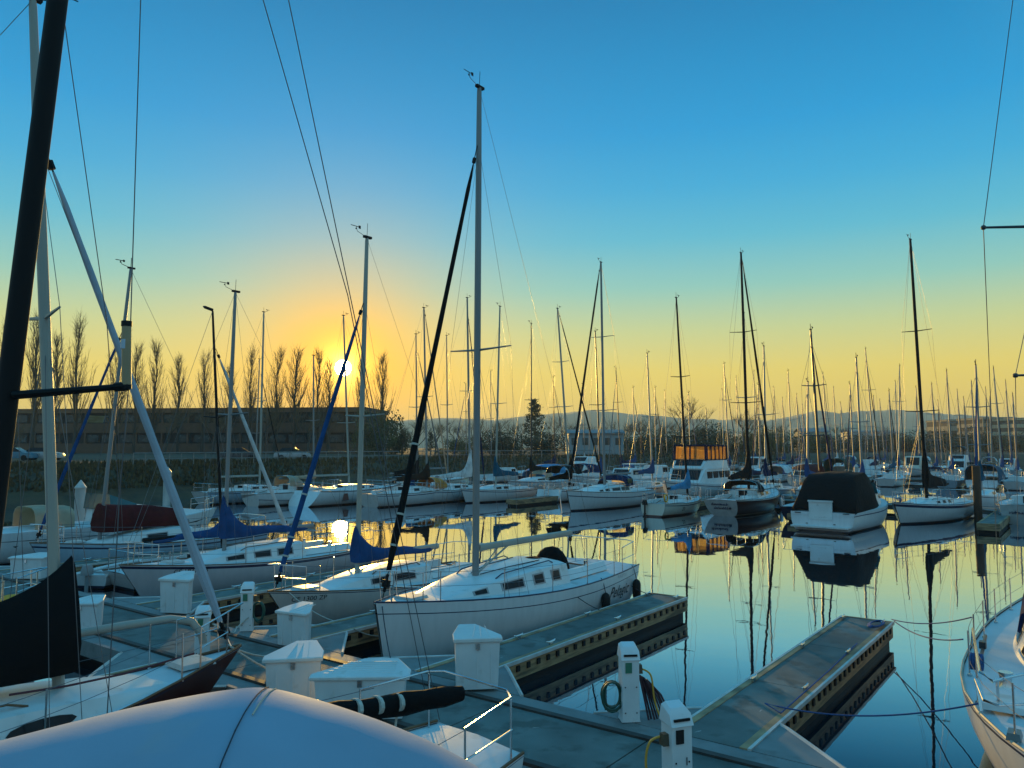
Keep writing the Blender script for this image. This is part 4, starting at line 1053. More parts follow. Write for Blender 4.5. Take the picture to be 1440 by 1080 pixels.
# ---------- sloop with black mast beside us (stern towards the walkway)
t, h, c, inv, q, loc = sailboat('sailing_sloop', 'white sloop with thick black mast, black covered boom and steel stern rail at the bottom', ('stern', P(672, 1036, 1.0)), -1, rz=UA + math.pi - R(7), L=8.4, B=2.4, F=(1.0, .92, 1.2), det=2,
    hk=dict(srake=.2, bs=.60, stripe=(.02, .03)), cab=(-.02, .30, .62, .4), mast=None, wins=((.2, .4),), stn=4, pul=True)
bw = PD(-74, 1150, 5.6); lb = inv(bw); tpw = PD(110, -230, 5.75); tl_ = inv(tpw)
mb = MB(); base_ = Vector((lb.x, lb.y, 1.1)); mb.tube([base_, base_.lerp(tl_, .5), tl_], [.077, .077, .072], 12); mo = mb.build('mast', BLACKSPAR, t)
sp0, sp1 = inv(PD(18, 556, 5.62)), inv(PD(181, 543, 5.75))
mb = MB(); mb.tube([sp0, sp1], [.032, .022], 8); mb.tube([sp1 - (sp1 - sp0).normalized() * .10, sp1], .034, 8); sp1_o = mb.build('spreader', BLACKSPAR, mo)
rt = inv(PD(178, 459, 5.75)); rbm = inv(PD(178, 541, 5.75))
mb = MB(); mb.tube([rbm, rt], .034, 12); ro = mb.build('radar_reflector', mat('tan_plastic_tube', (.34, .24, .13), .35, var=.1), t)
mb = MB(); mb.tube([rt, rt + Vector((0, 0, .04))], .038, 10); mb.tube([rbm - Vector((0, 0, .03)), rbm], .036, 10); mb.build('end_cap', RUB, ro)
mb = MB(); a_ = rt - Vector((0, 0, .10)); mb.tube([a_ - Vector((0, 0, .07)), a_], .0352, 12); mb.build('label_band', mat('label_white_blue', (.45, .52, .60), .4), ro)
mb = MB()
mb.tube([inv(PD(205, -230, 5.75)), sp1, inv(PD(168, 700, 5.9)), inv(PD(146, 1090, 6.0))], .0045, 5)
mb.tube([inv(PD(88, 10, 5.75)), inv(PD(150, 450, 6.5)), inv(PD(168, 700, 7.0))], .004, 5)
st0, st1 = inv(P(600, 985, 1.05)), inv(P(618, 1012, 1.0))
mb.tube([inv(PD(340, -105, 6.5)), inv(PD(489, 415, 7.6)), st0], .005, 5); mb.tube([inv(PD(385, -100, 6.5)), inv(PD(497, 438, 7.4)), st1], .005, 5)
mb.build('standing_rigging', WIRE, t)
be, b0 = inv(PD(650, 975, 8.1)), inv(PD(250, 1030, 6.2))
mb = MB(); d_ = be - b0
rings = []
for i in range(13):
    f = i / 12; cc = b0 + d_ * f; sag = -.03 * math.sin(f * 3.14); k = 1 if i < 12 else .6
    rings.append([cc + Vector((0, .075 * math.cos(a) * k, .105 * math.sin(a) * k + sag + .012 * math.sin(i * 2.1 + a))) for a in [2 * math.pi * j / 10 for j in range(10)]])
mb.loft(rings); bo = mb.build('boom', C_BLACK, t, angle=60)
for f in (.56, .64, .72):
    mb = MB(); cc = b0 + d_ * f; dd = d_.normalized(); mb.tube([cc - dd * .018, cc + dd * .018], .112, 12, flat=.75); mb.tube([cc + Vector((0, 0, -.1)), cc + Vector((.05, .02, -.32))], .012, 5); mb.build('sail_tie', ROPE, bo)
mb = MB(); sp_a = inv(P(600, 985, 1.05))
mb.tube([b0 + d_ * .66 + Vector((0, 0, -.1)), b0 + d_ * .64 + Vector((.15, .1, -.75))], .01, 5); mb.tube([b0 + d_ * .60 + Vector((0, 0, -.1)), b0 + d_ * .66 + Vector((-.15, -.1, -.78))], .01, 5); mb.ball(b0 + d_ * .64 + Vector((.1, .07, -.5)), .05); mb.ball(b0 + d_ * .62 + Vector((0, -.05, -.45)), .05); mb.build('mainsheet', RUB, t)
mb = MB(); mb.tube([(-3.4, .1, 1.15), (-2.2, .25, 1.25)], .02, 6); mb.build('boat_hook', ROPE, t)
BLK = (t, h)
# ---------- right foreground sloop
t, h, c, inv, q, loc = sailboat('sailing_sloop', 'white sloop with steel deck rails and navy dodger cut by the lower right edge', ('bow', AB(8.0, .28)), -1, L=12.6, B=4.0, F=(1.15, 1.10, 1.32), det=2, deckm=mat('deck_pale_right', (.60, .62, .62), .55, var=.05),
    hk=dict(rake=1.2, pw=3.1, tm=.40, stripe=(.02, .05)), cab=(-.13, .16, .74, .50), mast=None, wins=((.15, .35), (.5, .65)), stn=7, toe=mat('toe_rail_pale', (.46, .40, .30), .6), cockpit=True)
RGT = (t, h)
bw = AB(13.2, .28, 1.5); mtop = AB(13.7, .28, 16); hgt = lambda f: inv(bw.lerp(mtop, f))
mb = MB(); mb.tube([inv(bw), inv(mtop)], [.10, .085], 10); mo = mb.build('mast', ALU, t)
def spr(px0, py, px1, nm):
    Y = bw.y - .3; a, b = inv(PD(px0, py, Y)), inv(PD(px1, py - 3, bw.y)); s_ = MB(); s_.tube([a, b], [.016, .028], 6); s_.ball(a, .035); s_.build('spreader', DARKSPAR, mo); return a
e1 = spr(1383, 320, 1530, 0); e2 = spr(1428, 528, 1530, 1)
mb = MB(); mb.tube([inv(PD(1440, -120, bw.y - .1)), e1, inv(P(1404, 826, 1.2))], .006, 5); mb.tube([inv(PD(1470, 330, bw.y)), e2, inv(P(1432, 800, 1.2))], .005, 5); mb.build('standing_rigging', WIRE, t)
mb = MB(); A_ = [inv(P(x, y, z)) for x, y, z in ((1366, 908, 1.32), (1368, 884, 1.85), (1378, 945, 1.80), (1396, 958, 1.80), (1440, 948, 1.82), (1500, 930, 1.85))]; mb.tube(A_, .016, 8)
A_ = [inv(P(x, y, z)) for x, y, z in ((1380, 1000, 1.30), (1372, 955, 1.62), (1384, 985, 1.55), (1404, 992, 1.5), (1450, 990, 1.5))]; mb.tube(A_, .016, 8)
mb.tube([inv(P(1404, 985, 1.3)), inv(P(1402, 956, 1.8))], .016, 8); mb.build('deck_rail', STEEL, t)
mb = MB(); p_ = inv(P(1424, 985, 1.32)); mb.box((p_.x, p_.y, h.deck_z(p_.x) + .05), (.55, .6, .07), top=.94); mb.build('fore_hatch', GEL, t)
mb = MB(); p_ = inv(P(1426, 1030, 1.32)); mb.box((p_.x, p_.y, h.deck_z(p_.x) + .03), (.24, .14, .07), top=.8); mb.build('deck_vent', mat('smoke_plastic', (.12, .13, .13), .3), t)
mb = MB(); a_ = inv(P(1378, 930, 1.28)); b_ = inv(P(1386, 893, 1.28)); mb.tube([(a_.x, a_.y, 1.27), (b_.x, b_.y, 1.27)], .025, 5); m_ = (a_ + b_) / 2; mb.box((m_.x, m_.y, 1.32), (.14, .09, .10)); mb.build('genoa_track', DARKSPAR, t)
mb = MB(); p_ = inv(P(1414, 945, 1.6)); mb.tube([(p_.x, p_.y, 1.42), (p_.x, p_.y, 1.5), (p_.x, p_.y, 1.6)], [.09, .06, .08], 12); mb.build('halyard_winch', STEEL, t)
mb = MB(); p_ = inv(P(1372, 925, 1.5)); 
for k in range(5): mb.tube([(p_.x + .10 * math.cos(a) , p_.y + .03 * k - .05, 1.45 + .10 * math.sin(a)) for a in [2 * math.pi * j / 12 for j in range(13)]], .016, 5)
mb.build('coiled_line', ROPEB, t)
arch_cover(t, -1.9, .3, 1.30, 1.55, 2.35, C_NAVY, 'dodger')
FR_END = AB(18.55, -3.75, .56)
rope('upper dark mooring line from the finger end to the right foreground sloop', sagline(AB(18.72, -3.66, .56), P(1366, 868, 1.30), .10), .012, ROPEB)
rope('lower dark mooring line from the finger end to the right foreground sloop', sagline(AB(18.66, -3.60, .54), P(1354, 899, 1.28), .14), .012, ROPEB)
rope('long blue mooring line sagging from the middle of the right finger to the sloop', [AB(16.2, -3.80, .53), AB(14., -3.74, .53), AB(11.3, -3.70, .55)] + sagline(P(1076, 989, .56), P(1378, 989, 1.32), .16)[0:], .011, ROPEB)
p_ = AB(18.2, -3.85, .54)
mb = MB()
for k in range(3): mb.tube([p_ + U * (.35 * math.cos(a) - .2) + V * (.12 * math.sin(a) + .02 * k) + Vector((0, 0, .02 + .012 * k)) for a in [2 * math.pi * j / 14 for j in range(15)]], .018, 5)
tag(mb.build('rope_coil', ROPEB), 'dark blue rope heap on the end of the right finger dock', 'rope')
# ------------------------------------------------------------------ boats across the water, first row
def marks(root, fn, x0, x1, y0, hgt, m, seed=1, name='lettering'):
    """illegible hand-painted name: short letter-like strokes on the transom"""
    r = random.Random(seed); mb = MB(); x = x0
    while x < x1:
        w = hgt * r.uniform(.35, .6); k = r.choice((0, 1, 2, 3))
        P_ = [(x, y0), (x + w * .3, y0 + hgt * (1 if k % 2 else .62)), (x + w * .55, y0 + hgt * .1), (x + w, y0 + hgt * (.6 if k < 2 else .25))]
        mb.tube([fn(a, b) for a, b in P_], hgt * .085, 4); x += w * 1.25
    return mb.build(name, m, root)
MID = []
def mid(*a, **k):
    r_ = sailboat(*a, **k); MID.append(r_); return r_
t, h, c, inv, q, loc = mid('sailing_sloop', 'white sloop with broad navy sheer stripe and tall black mast, bow towards the open water', ('bow', P(1257, 708, 1.2)), -1, rz=R(41) + math.pi, L=9.6, B=3.1, F=(.98, .95, 1.22), stripe=NAVY, det=1,
    hk=dict(rake=1.0, stripe=(.05, .19)), cab=(-.14, .26, .62, .36), mast=(1303, 1280, 337), mr=.10, mm=BLACKSPAR, spreaders=(.33, .64), boom=3.3, cover=C_BLACK, covh=1.9, covth=.75, wins=((.12, .20), (.30, .38), (.48, .56)), boomz=.75, gear=True, toe=NAVY)
t, h, c, inv, q, loc = mid('sailing_sloop', 'dark red hulled sloop with a white lettered transom, black boom cover and black furled jib', ('stern', P(1012, 703, 1.05)), 1, L=10.6, B=3.4, F=(1.05, .98, 1.35), hullm=H_RED, transom=mat('transom_white', (.62, .63, .64), .35), stripe=GEL, det=1,
    hk=dict(srake=.75, stripe=(.0, .05), bs=.62), cab=(-.12, .27, .62, .50), mast=(1053, 1042, 356), mr=.10, mm=BLACKSPAR, spreaders=(.36, .66), boom=3.5, cover=C_BLACK, covh=1.7, covth=.62, jib=C_BLACK, jr=.10, wins=((.15, .3), (.45, .6)), dodger=C_BLACK, boomz=.85)
def trans(h, y, z): return Vector((h.pt(0, (z + h.dk * .25) / (h.sheer(0) + h.dk * .25), 1).x - .02, -y, z))
marks(t, lambda a, b: trans(h, a, b), -.62, .45, .70, .17, SIGNB, 4); marks(t, lambda a, b: trans(h, a, b), -.50, .55, .46, .17, SIGNB, 9)
fender_at(t, h, 2.6, -1, 'white fender on the bow side of the dark red hull across the water', PLAST, .7, .14)
t, h, c, inv, q, loc = mid('sailing_sloop', 'small old white sloop numbered 20 with light blue boom cover and outboard on the stern', ('stern', P(918, 706, .9)), 1, L=7.2, B=2.5, F=(.80, .74, .95), hullm=H_CREAM, det=1,
    hk=dict(srake=-.1, bs=.66), cab=(-.08, .26, .6, .42), mast=(967, 951, 419), mr=.08, mm=BLACKSPAR, spreaders=(.30, .60), boom=3.0, cover=C_LBLUE, covh=.9, covth=.45, wins=((.2, .3), (.42, .52)), boomz=.75, bim=None)
text_on('20', .34, lambda x, y: Vector((-1.6 + x, -(h.side_y(-1.6 + x, .30 + y) + .01), .30 + y)), SIGN, t, name='hull_number')
outboard(t, (-3.80, .45, .72), s=1.0)
mb = MB(); mb.tube([(-3.4 + .22 * math.cos(a), -.75 - .05, 1.15 + .22 * math.sin(a)) for a in [2 * math.pi * j / 12 for j in range(13)]], .05, 6); mb.build('horseshoe_buoy', YEL, t)
t, h, c, inv, q, loc = mid('sailing_sloop', 'long white sloop with double navy stripe, tan windowed dodger and black furled jib', ('bow', P(797, 691, 1.35)), -1, L=10.8, B=3.5, F=(1.05, 1.05, 1.38), det=1,
    hk=dict(rake=.6, stripe=(.30, .36), full=.66, srake=.5), cab=(-.14, .33, .68, .55), cslope=1.7, mast=(850, 845, 369), mr=.10, mm=ALU, spreaders=(.33, .66), boom=3.9, cover=None, jib=C_BLACK, jr=.095, wins=((.05, .25), (.30, .48), (.56, .64), (.70, .76)), dodger=C_NAVY)
mb = MB(); ca = h.L * -.14
for s_ in (-1, 1): mb.box((ca + .25, s_ * h.B * .345, c.topz(ca + .3) + .22), (.62, .03, .34))
mb.box((ca - .36, 0, c.topz(ca + .3) + .2), (.03, 1.3, .3)); mb.build('dodger_window', VINYL, t)
t, h, c, inv, q, loc = mid('sailing_sloop', 'white sloop seen from its rounded stern with a black bimini and small ladder', ('stern', P(768, 690, .9)), 1, L=9.2, B=3.1, F=(.98, .90, 1.15), det=1, transom=GEL,
    hk=dict(rev=True, srake=.5, bs=.74), cab=(-.10, .28, .62, .45), mast=(789, 784, 434), mr=.09, mm=PAINTMAST, spreaders=(.45, .70), boom=3.4, cover=C_BLACK, covh=1.3, covth=.5, jib=C_BLACK, jr=.08, bim=C_BLACK, boomz=.9)
mb = MB()
for s_ in (-.18, .18): mb.tube([(-4.45, s_, 1.5), (-4.62, s_, .45)], .03, 5)
for k in range(5): mb.tube([(-4.48 - .03 * k, -.18, 1.3 - .2 * k), (-4.48 - .03 * k, .18, 1.3 - .2 * k)], .025, 5)
mb.build('stern_ladder', STEEL, t)
rope('pale stern line slanting from the round sterned sloop into the water view', sagline(wpt(t, (-4.5, -1.2, .95)), row_point(790, 42.2, .05), .1), .03, ROPE)
mid('sailing_sloop', 'white sloop with dark teal boom cover, bow behind the mast of the nearest white sloop', ('bow', P(648, 688, 1.1)), -1, L=8.8, B=2.9, F=(.85, .85, 1.12), det=1,
    cab=(-.12, .28, .62, .42), mast=(697, 703, 431), mr=.085, mm=PAINTMAST, spreaders=(.45,), hound=.9, boom=3.3, cover=C_TEAL, covh=1.2, covth=.5, boomz=.8, wins=((.15, .3), (.4, .55)))
t, h, c, inv, q, loc = mid('sailing_sloop', 'white sloop with long white boom cover and a blue canvas box on its stern', ('stern', P(578, 690, 1.)), 1, L=9.2, B=3.1, F=(.98, .92, 1.2), det=1, transom=GEL,
    hk=dict(srake=.5, bs=.7), cab=(-.12, .28, .62, .45), mast=(661, 657, 419), mr=.10, mm=ALU, spreaders=(.50,), hound=.92, boom=4.2, cover=C_WHITE, covh=1.9, covth=.5, jib=C_NAVY, jr=.08, boomz=.9, wins=((.15, .35), (.45, .65)))
text_on('OM', .34, lambda x, y: trans(h, x - .2, .52 + y) + Vector((-.01, 0, 0)), SIGN, t, name='name_lettering')
mb = MB(); mb.box((-3.9, .75, 1.45), (.5, .55, .85), top=.85); mb.build('outboard_cover', C_BLUE, t)
arch_cover(t, -2.9, -1.5, .95, 1.15, 1.95, C_ORANGE, 'cockpit_tent')
mid('sailing_sloop', 'white sloop with dark brown boom cover in the glare right of the sun reflection', ('stern', P(516, 694, 1.)), 1, L=9.0, B=3.0, F=(.95, .9, 1.15), det=1, transom=GEL,
    hk=dict(srake=.4, bs=.7), cab=(-.12, .28, .62, .45), mast=(601, 596, 433), mr=.085, mm=ALU, spreaders=(.50,), boom=3.7, cover=canvas('canvas_brown', (.035, .018, .012)), covh=1.0, covth=.5, jib=C_TAN, jr=.06, wins=((.15, .3),))
t, h, c, inv, q, loc = mid('sailing_sloop', 'long white sloop with an open rounded white transom left of the sun reflection', ('stern', P(418, 692, 1.05)), 1, L=10.6, B=3.5, F=(1.1, 1.02, 1.25), det=1, transom=GEL,
    hk=dict(rev=True, srake=.9, bs=.86, full=.66, stripe=(.02, .05)), cab=(-.12, .30, .62, .40), mast=(491, 483, 444), mr=.085, mm=PAINTMAST, spreaders=(.36, .66), boom=3.6, cover=None, wins=((.2, .35), (.5, .6)))
mb = MB(); mb.box((-2.2, -1.73, .62), (.55, .05, .5), top=.6); mb.build('boarding_gate', mat('faded_red', (.16, .06, .05)), t)
mid('sailing_sloop', 'white sloop with black window band and cream dodger left of the blue furled jib', ('stern', P(350, 694, .95)), 1, L=8.4, B=2.9, F=(.95, .9, 1.1), det=1, transom=GEL,
    hk=dict(srake=.35, bs=.72, stripe=(.5, .6)), cab=(-.12, .28, .66, .6), mast=(441, 441, 500), mr=.08, mm=ALU, spreaders=(.5,), boom=3.2, cover=C_TAN, covh=.4, covth=.3, dodger=C_TAN, wins=((.1, .5),))
mid('sailing_sloop', 'white sloop with tall pale mast in front of the railing, furthest left of its row', ('stern', P(280, 692, .95)), 1, L=9.2, B=3.0, F=(.95, .9, 1.12), hullm=H_BLUE, det=1, transom=GEL,
    hk=dict(srake=.5, bs=.72), cab=(-.12, .28, .62, .42), mast=(365, 371, 439), mr=.095, mm=PAINTMAST, spreaders=(.48,), boom=3.6, cover=None, jib=None, wins=((.15, .3), (.4, .55)))
t, h, c, inv, q, loc = mid('sailing_sloop', 'white sloop with scroll lettered stern at the right edge beside the dark piling', ('stern', P(1441, 710, 1.15)), 1, L=9.5, B=3.3, F=(1.12, 1.0, 1.25), det=1, transom=mat('transom_pale', (.50, .56, .58), .35), hullm=H_WHITEB,
    hk=dict(srake=.5, bs=.72), cab=(-.12, .28, .62, .45), mast=None, wins=())
marks(t, lambda a, b: trans(h, a, b), -.75, .7, .62, .2, SIGNB, 15)

# ------------------------------------------------------------------ motor boats
def motorboat(name, label, loc, sgn, L, B, F=(1.0, .95, 1.35), hullm=H_WHITE, house=None, fly=None, cover=None, det=1, wint=GLASS, stripe=NAVY, rz=None, swim=True, hard=None, rad=False, hk=None, group=None, wcol=GEL):
    h = Hull(L, B, F, **dict(dict(bs=.90, tm=.45, pw=2.5, rake=1.0, srake=-.05, full=.55, dk=.3, stripe=(.16, .22)), **(hk or {})))
    rz = (UA if sgn > 0 else UA + math.pi) if rz is None else rz
    t = thing(name, label, 'motorboat', (loc.x, loc.y, 0), rz, group)
    mk_hull(h, [hullm, stripe], t, det); mk_deck(h, NONSKID, t, det)
    if swim:
        mb = MB(); mb.box((-L / 2 - .28, 0, .30), (.6, B * .80, .08)); mb.build('swim_platform', GEL, t)
    def hous(xa, xf, w, z0, z1, m, nm, nw=3, rake=.7, par=None, band=(.42, .82), wm=None, aft=.05):
        mb = MB(); rings = []
        for x, k, kz in ((xa, 1., 1.), (xa + aft, 1., 1.), (xf - rake - .25, 1., 1.), (xf - rake * .1, .82, .12)):
            zt = z0 + (z1 - z0) * kz
            rings.append([(x, -w * k, z0), (x, -w * k * .92, zt - .06), (x, -w * k * .80, zt), (x, w * k * .80, zt), (x, w * k * .92, zt - .06), (x, w * k, z0)])
        mb.loft(rings); ho = mb.build(nm, m, par or t, angle=35)
        Lw = xf - rake - .3 - xa - .15
        for s_ in (-1, 1):
            for k in range(nw):
                xw = xa + .12 + Lw * (k + .5) / nw; mb = MB(); zc = z0 + (z1 - z0) * sum(band) / 2
                mb.box((xw, s_ * w * (1 - .08 * sum(band) / 2) + s_ * .004, zc), (Lw / nw * .84, .05, (z1 - z0) * (band[1] - band[0]))); mb.build('window', wm or wint, ho)
        mb = MB(); x1, x0 = xf - rake * .28 - .03, xf - rake - .18
        f0 = Vector((xf - rake * .1 - (rake + .15) * .25, 0, z0 + (z1 - z0) * .36)); f1 = Vector((xf - rake * .1 - (rake + .15) * .85, 0, z0 + (z1 - z0) * .90))
        n_ = Vector((.5, 0, .35)).normalized() * .03
        mb.loft([[f0 + n_ + Vector((0, -w * .70, 0)), f0 + n_ + Vector((0, w * .70, 0)), f0 - n_ + Vector((0, w * .70, 0)), f0 - n_ + Vector((0, -w * .70, 0))], [f1 + n_ + Vector((0, -w * .72, 0)), f1 + n_ + Vector((0, w * .72, 0)), f1 - n_ + Vector((0, w * .72, 0)), f1 - n_ + Vector((0, -w * .72, 0))]]); mb.build('windscreen', wint, ho)
        return ho
    if house: hous(house[0] * L, house[1] * L, house[2] * B / 2, F[1] - .05, F[1] + house[3], wcol, 'house', house[4])
    if fly:
        z0 = F[1] + house[3]
        fo = hous(fly[0] * L, fly[1] * L, fly[2] * B / 2, z0 - .05, z0 + .75, GEL, 'flybridge', 0, .6)
        if fly[3] is not None:                          # canvas enclosure with amber windows
            xa, xf, w = fly[0] * L + .05, fly[1] * L - .75, fly[2] * B / 2 * .93
            z1 = z0 + .72; z2 = z1 + 1.12
            mb = MB(); mb.loft([[(x, -w * k, z), (x, w * k, z), (x, w * k, z + .10), (x, -w * k, z + .10)] for x, k, z in ((xa - .08, 1, z2), (xf + .1, .97, z2 + .03))]); mb.box(((xa + xf) / 2, 0, z1 - .02), (xf - xa + .1, w * 2.02, .06)); 
            n = 5
            for k in range(n + 1):
                for s_ in (-1, 1): x = xa + (xf - xa) * k / n; mb.tube([(x, s_ * w, z1), (x - .06, s_ * w * .97, z2)], .07, 5)
            for y in (-.45, 0, .45):
                for x in (xa, xf): mb.tube([(x, y * w * 2, z1), (x - .05, y * w * 2 * .97, z2)], .07, 5)
            eo = mb.build('canvas_enclosure', C_NAVY, fo)
            for k in range(n):
                for s_ in (-1, 1):
                    mb = MB(); x0, x1 = xa + (xf - xa) * (k + .08) / n, xa + (xf - xa) * (k + .92) / n
                    mb.loft([[(x0, s_ * w, z1 + .05), (x1, s_ * w, z1 + .05), (x1 - .055, s_ * w * .97, z2 - .03), (x0 - .055, s_ * w * .97, z2 - .03)], [(x0, s_ * (w - .02), z1 + .05), (x1, s_ * (w - .02), z1 + .05), (x1 - .055, s_ * (w * .97 - .02), z2 - .03), (x0 - .055, s_ * (w * .97 - .02), z2 - .03)]]); mb.build('clear_panel', fly[3], eo, smooth=False)
            for x in (xa, xf):
                for y0, y1 in ((-.98, -.46), (-.44, -.02), (.02, .44), (.46, .98)):
                    mb = MB(); mb.loft([[(x + d, y0 * w, z1 + .05), (x + d, y1 * w, z1 + .05), (x - .05 + d, y1 * w * .97, z2 - .03), (x - .05 + d, y0 * w * .97, z2 - .03)] for d in (-.01, .01)]); mb.build('clear_panel', fly[3], eo, smooth=False)
        elif len(fly) > 4: arch_cover(t, fly[0] * L, fly[1] * L - .8, fly[2] * B / 2 * .9, z0 + .7, z0 + 2.0, fly[4], 'bimini', sides=False, front=.98)
    if cover: arch_cover(t, cover[0] * L, cover[1] * L, cover[2] * B / 2, F[1] - .02, F[1] + cover[3], cover[4], 'canvas_cover', front=cover[5] if len(cover) > 5 else .5, frame=False)
    if hard is not None:
        z0 = F[1] + (house[3] if house else 1.2); mb = MB(); mb.box((hard * L, 0, z0 + .42), (L * .22, B * .7, .08))
        for x in (-.09, .09):
            for s_ in (-1, 1): mb.tube([(hard * L + x * L, s_ * B * .32, z0 - .4), (hard * L + x * L, s_ * B * .32, z0 + .4)], .03, 5)
        mb.build('hardtop', GEL, t)
    rails(t, h, 1 if det else 0, pushpit=False, lines=False, ht=.55)
    return t, h
# black canvas covered cruiser, stern towards us
s0 = P(1155, 722, .95); cz_ = UA - R(3); cl = s0 + Vector((math.cos(cz_), math.sin(cz_), 0)) * 4.75; cl.z = 0
t, h = motorboat('cabin_cruiser', 'white cabin cruiser under a big black canvas, stern towards us', cl, 1, 9.4, 3.5, F=(1.0, 1.05, 1.45), det=2, hk=dict(full=.42), rz=cz_)
mb = MB(); rings = []
for x, w, zt, k in ((-4.55, 1.62, 1.05, .98), (-4.45, 1.60, 1.35, .97), (-3.6, 1.62, 2.55, .82), (-2.9, 1.60, 2.82, .80), (-1.2, 1.58, 2.92, .80), (-.2, 1.5, 2.6, .82), (.9, 1.3, 1.95, .8), (1.05, 1.25, 1.75, .8)):
    zb = h.deck_z(x, 1.5) + .0
    r_ = []
    for j in range(13):
        f = j / 12 * 2 - 1; a = abs(f); 
        yy = w * (1 if a > .72 else (k * a / .72)) if a < .72 else w * (k + (1 - k) * (a - .72) / .28)
        zz = zt + .08 * (1 - (a / .72) ** 2) if a < .72 else zt + (zb - zt) * (a - .72) / .28
        r_.append((x, math.copysign(yy, f), max(zz, zb) + .02 * math.sin(j * 2.3 + x * 3)))
    rings.append(r_)
inner = [[(x, y * .97, z - .04) for x, y, z in r_] for r_ in rings]
mb.loft([r_ + list(reversed(i_)) for r_, i_ in zip(rings, inner)]); mb.build('canvas_cover', C_BLACK, t, angle=60)
mb = MB(); mb.box((-4.70, .05, 1.12), (.10, 1.15, .95)); mb.box((-4.73, .05, 1.56), (.14, 1.22, .08)); mb.build('transom_door', GEL, t)
mb = MB()
for y, z, w in ((.05, .75, .62), (1.2, .95, .3), (-1.2, .98, .3), (-.62, .42, .1), (.75, .42, .1)): mb.box((-4.735, y, z), (.03, w, .035))
mb.build('transom_trim', SIGN, t)
mb = MB(); mb.loft([[(x, s_ * w, z) for s_, w, z in ((-1, w0, h.deck_z(x, 1.)), (-1, w0 * .8, h.deck_z(x) + zt), (1, w0 * .8, h.deck_z(x) + zt), (1, w0, h.deck_z(x, 1.)))] for x, w0, zt in ((.6, 1.38, .72), (1.6, 1.22, .52), (2.8, .9, .28), (3.6, .5, .05))]); co = mb.build('cabin', GEL, t, angle=50)
mb = MB(); mb.loft([[(x, s_ * w, z) for s_, w, z in ((-1, w0, z0), (-1, w0 * .88, z1), (1, w0 * .88, z1), (1, w0, z0))] for x, w0, z0, z1 in ((.75, 1.30, 1.75, 2.35), (1.45, 1.1, 1.7, 2.02), (1.85, .9, 1.66, 1.70))]); mb.build('windscreen', mat('teal_glass', (.03, .10, .11), .1), co)
for s_ in (-1, 1):
    mb = MB(); mb.box((2.3, s_ * .92, h.deck_z(2.3) + .22), (.7, .05, .14)); mb.build('window', GLASS, co)
# flybridge cruiser with the amber enclosure
p_ = PD(978, HORIZ, 66); p_.z = 0
motorboat('flybridge_cruiser', 'white flybridge cruiser whose enclosure windows glow amber in the low sun', p_, -1, 12.0, 4.1, F=(1.2, 1.2, 1.7), house=(-.30, .22, .84, 1.35, 4), fly=(-.26, .16, .80, VINYL), det=1)
# left motor cruiser
p_ = P(40, 765, .6); 
t, h = motorboat('motor_cruiser', 'white motor cruiser with black hull band and cream canvas back at the left edge', p_ + U * 3.2 , 1, 9.5, 3.1, F=(1.2, 1.2, 1.5), stripe=RUB, det=1, hk=dict(stripe=(.34, .62)), house=None)
mb = MB(); mb.loft([[(x, s_ * w, z) for s_, w, z in ((-1, w0, h.deck_z(x, 1.)), (-1, w0 * .82, h.deck_z(x) + zt), (1, w0 * .82, h.deck_z(x) + zt), (1, w0, h.deck_z(x, 1.)))] for x, w0, zt in ((-.6, 1.30, .62), (1.2, 1.2, .55), (2.8, .85, .22), (3.8, .5, .03))]); co = mb.build('cabin', GEL, t, angle=50)
arch_cover(t, -3.4, -2.0, 1.05, 1.25, 2.05, C_TAN, 'canvas_back', frame=False, front=.95)
mb = MB(); mb.loft([[(x, s_ * w, z) for s_, w, z in ((-1, w0, z0), (-1, w0 * .86, z1), (1, w0 * .86, z1), (1, w0, z0))] for x, w0, z0, z1 in ((-.7, 1.18, 1.75, 2.4), (.4, 1.0, 1.72, 2.0), (.9, .8, 1.7, 1.74))]); mb.build('windscreen', mat('teal_glass', (.03, .10, .11), .1), co)
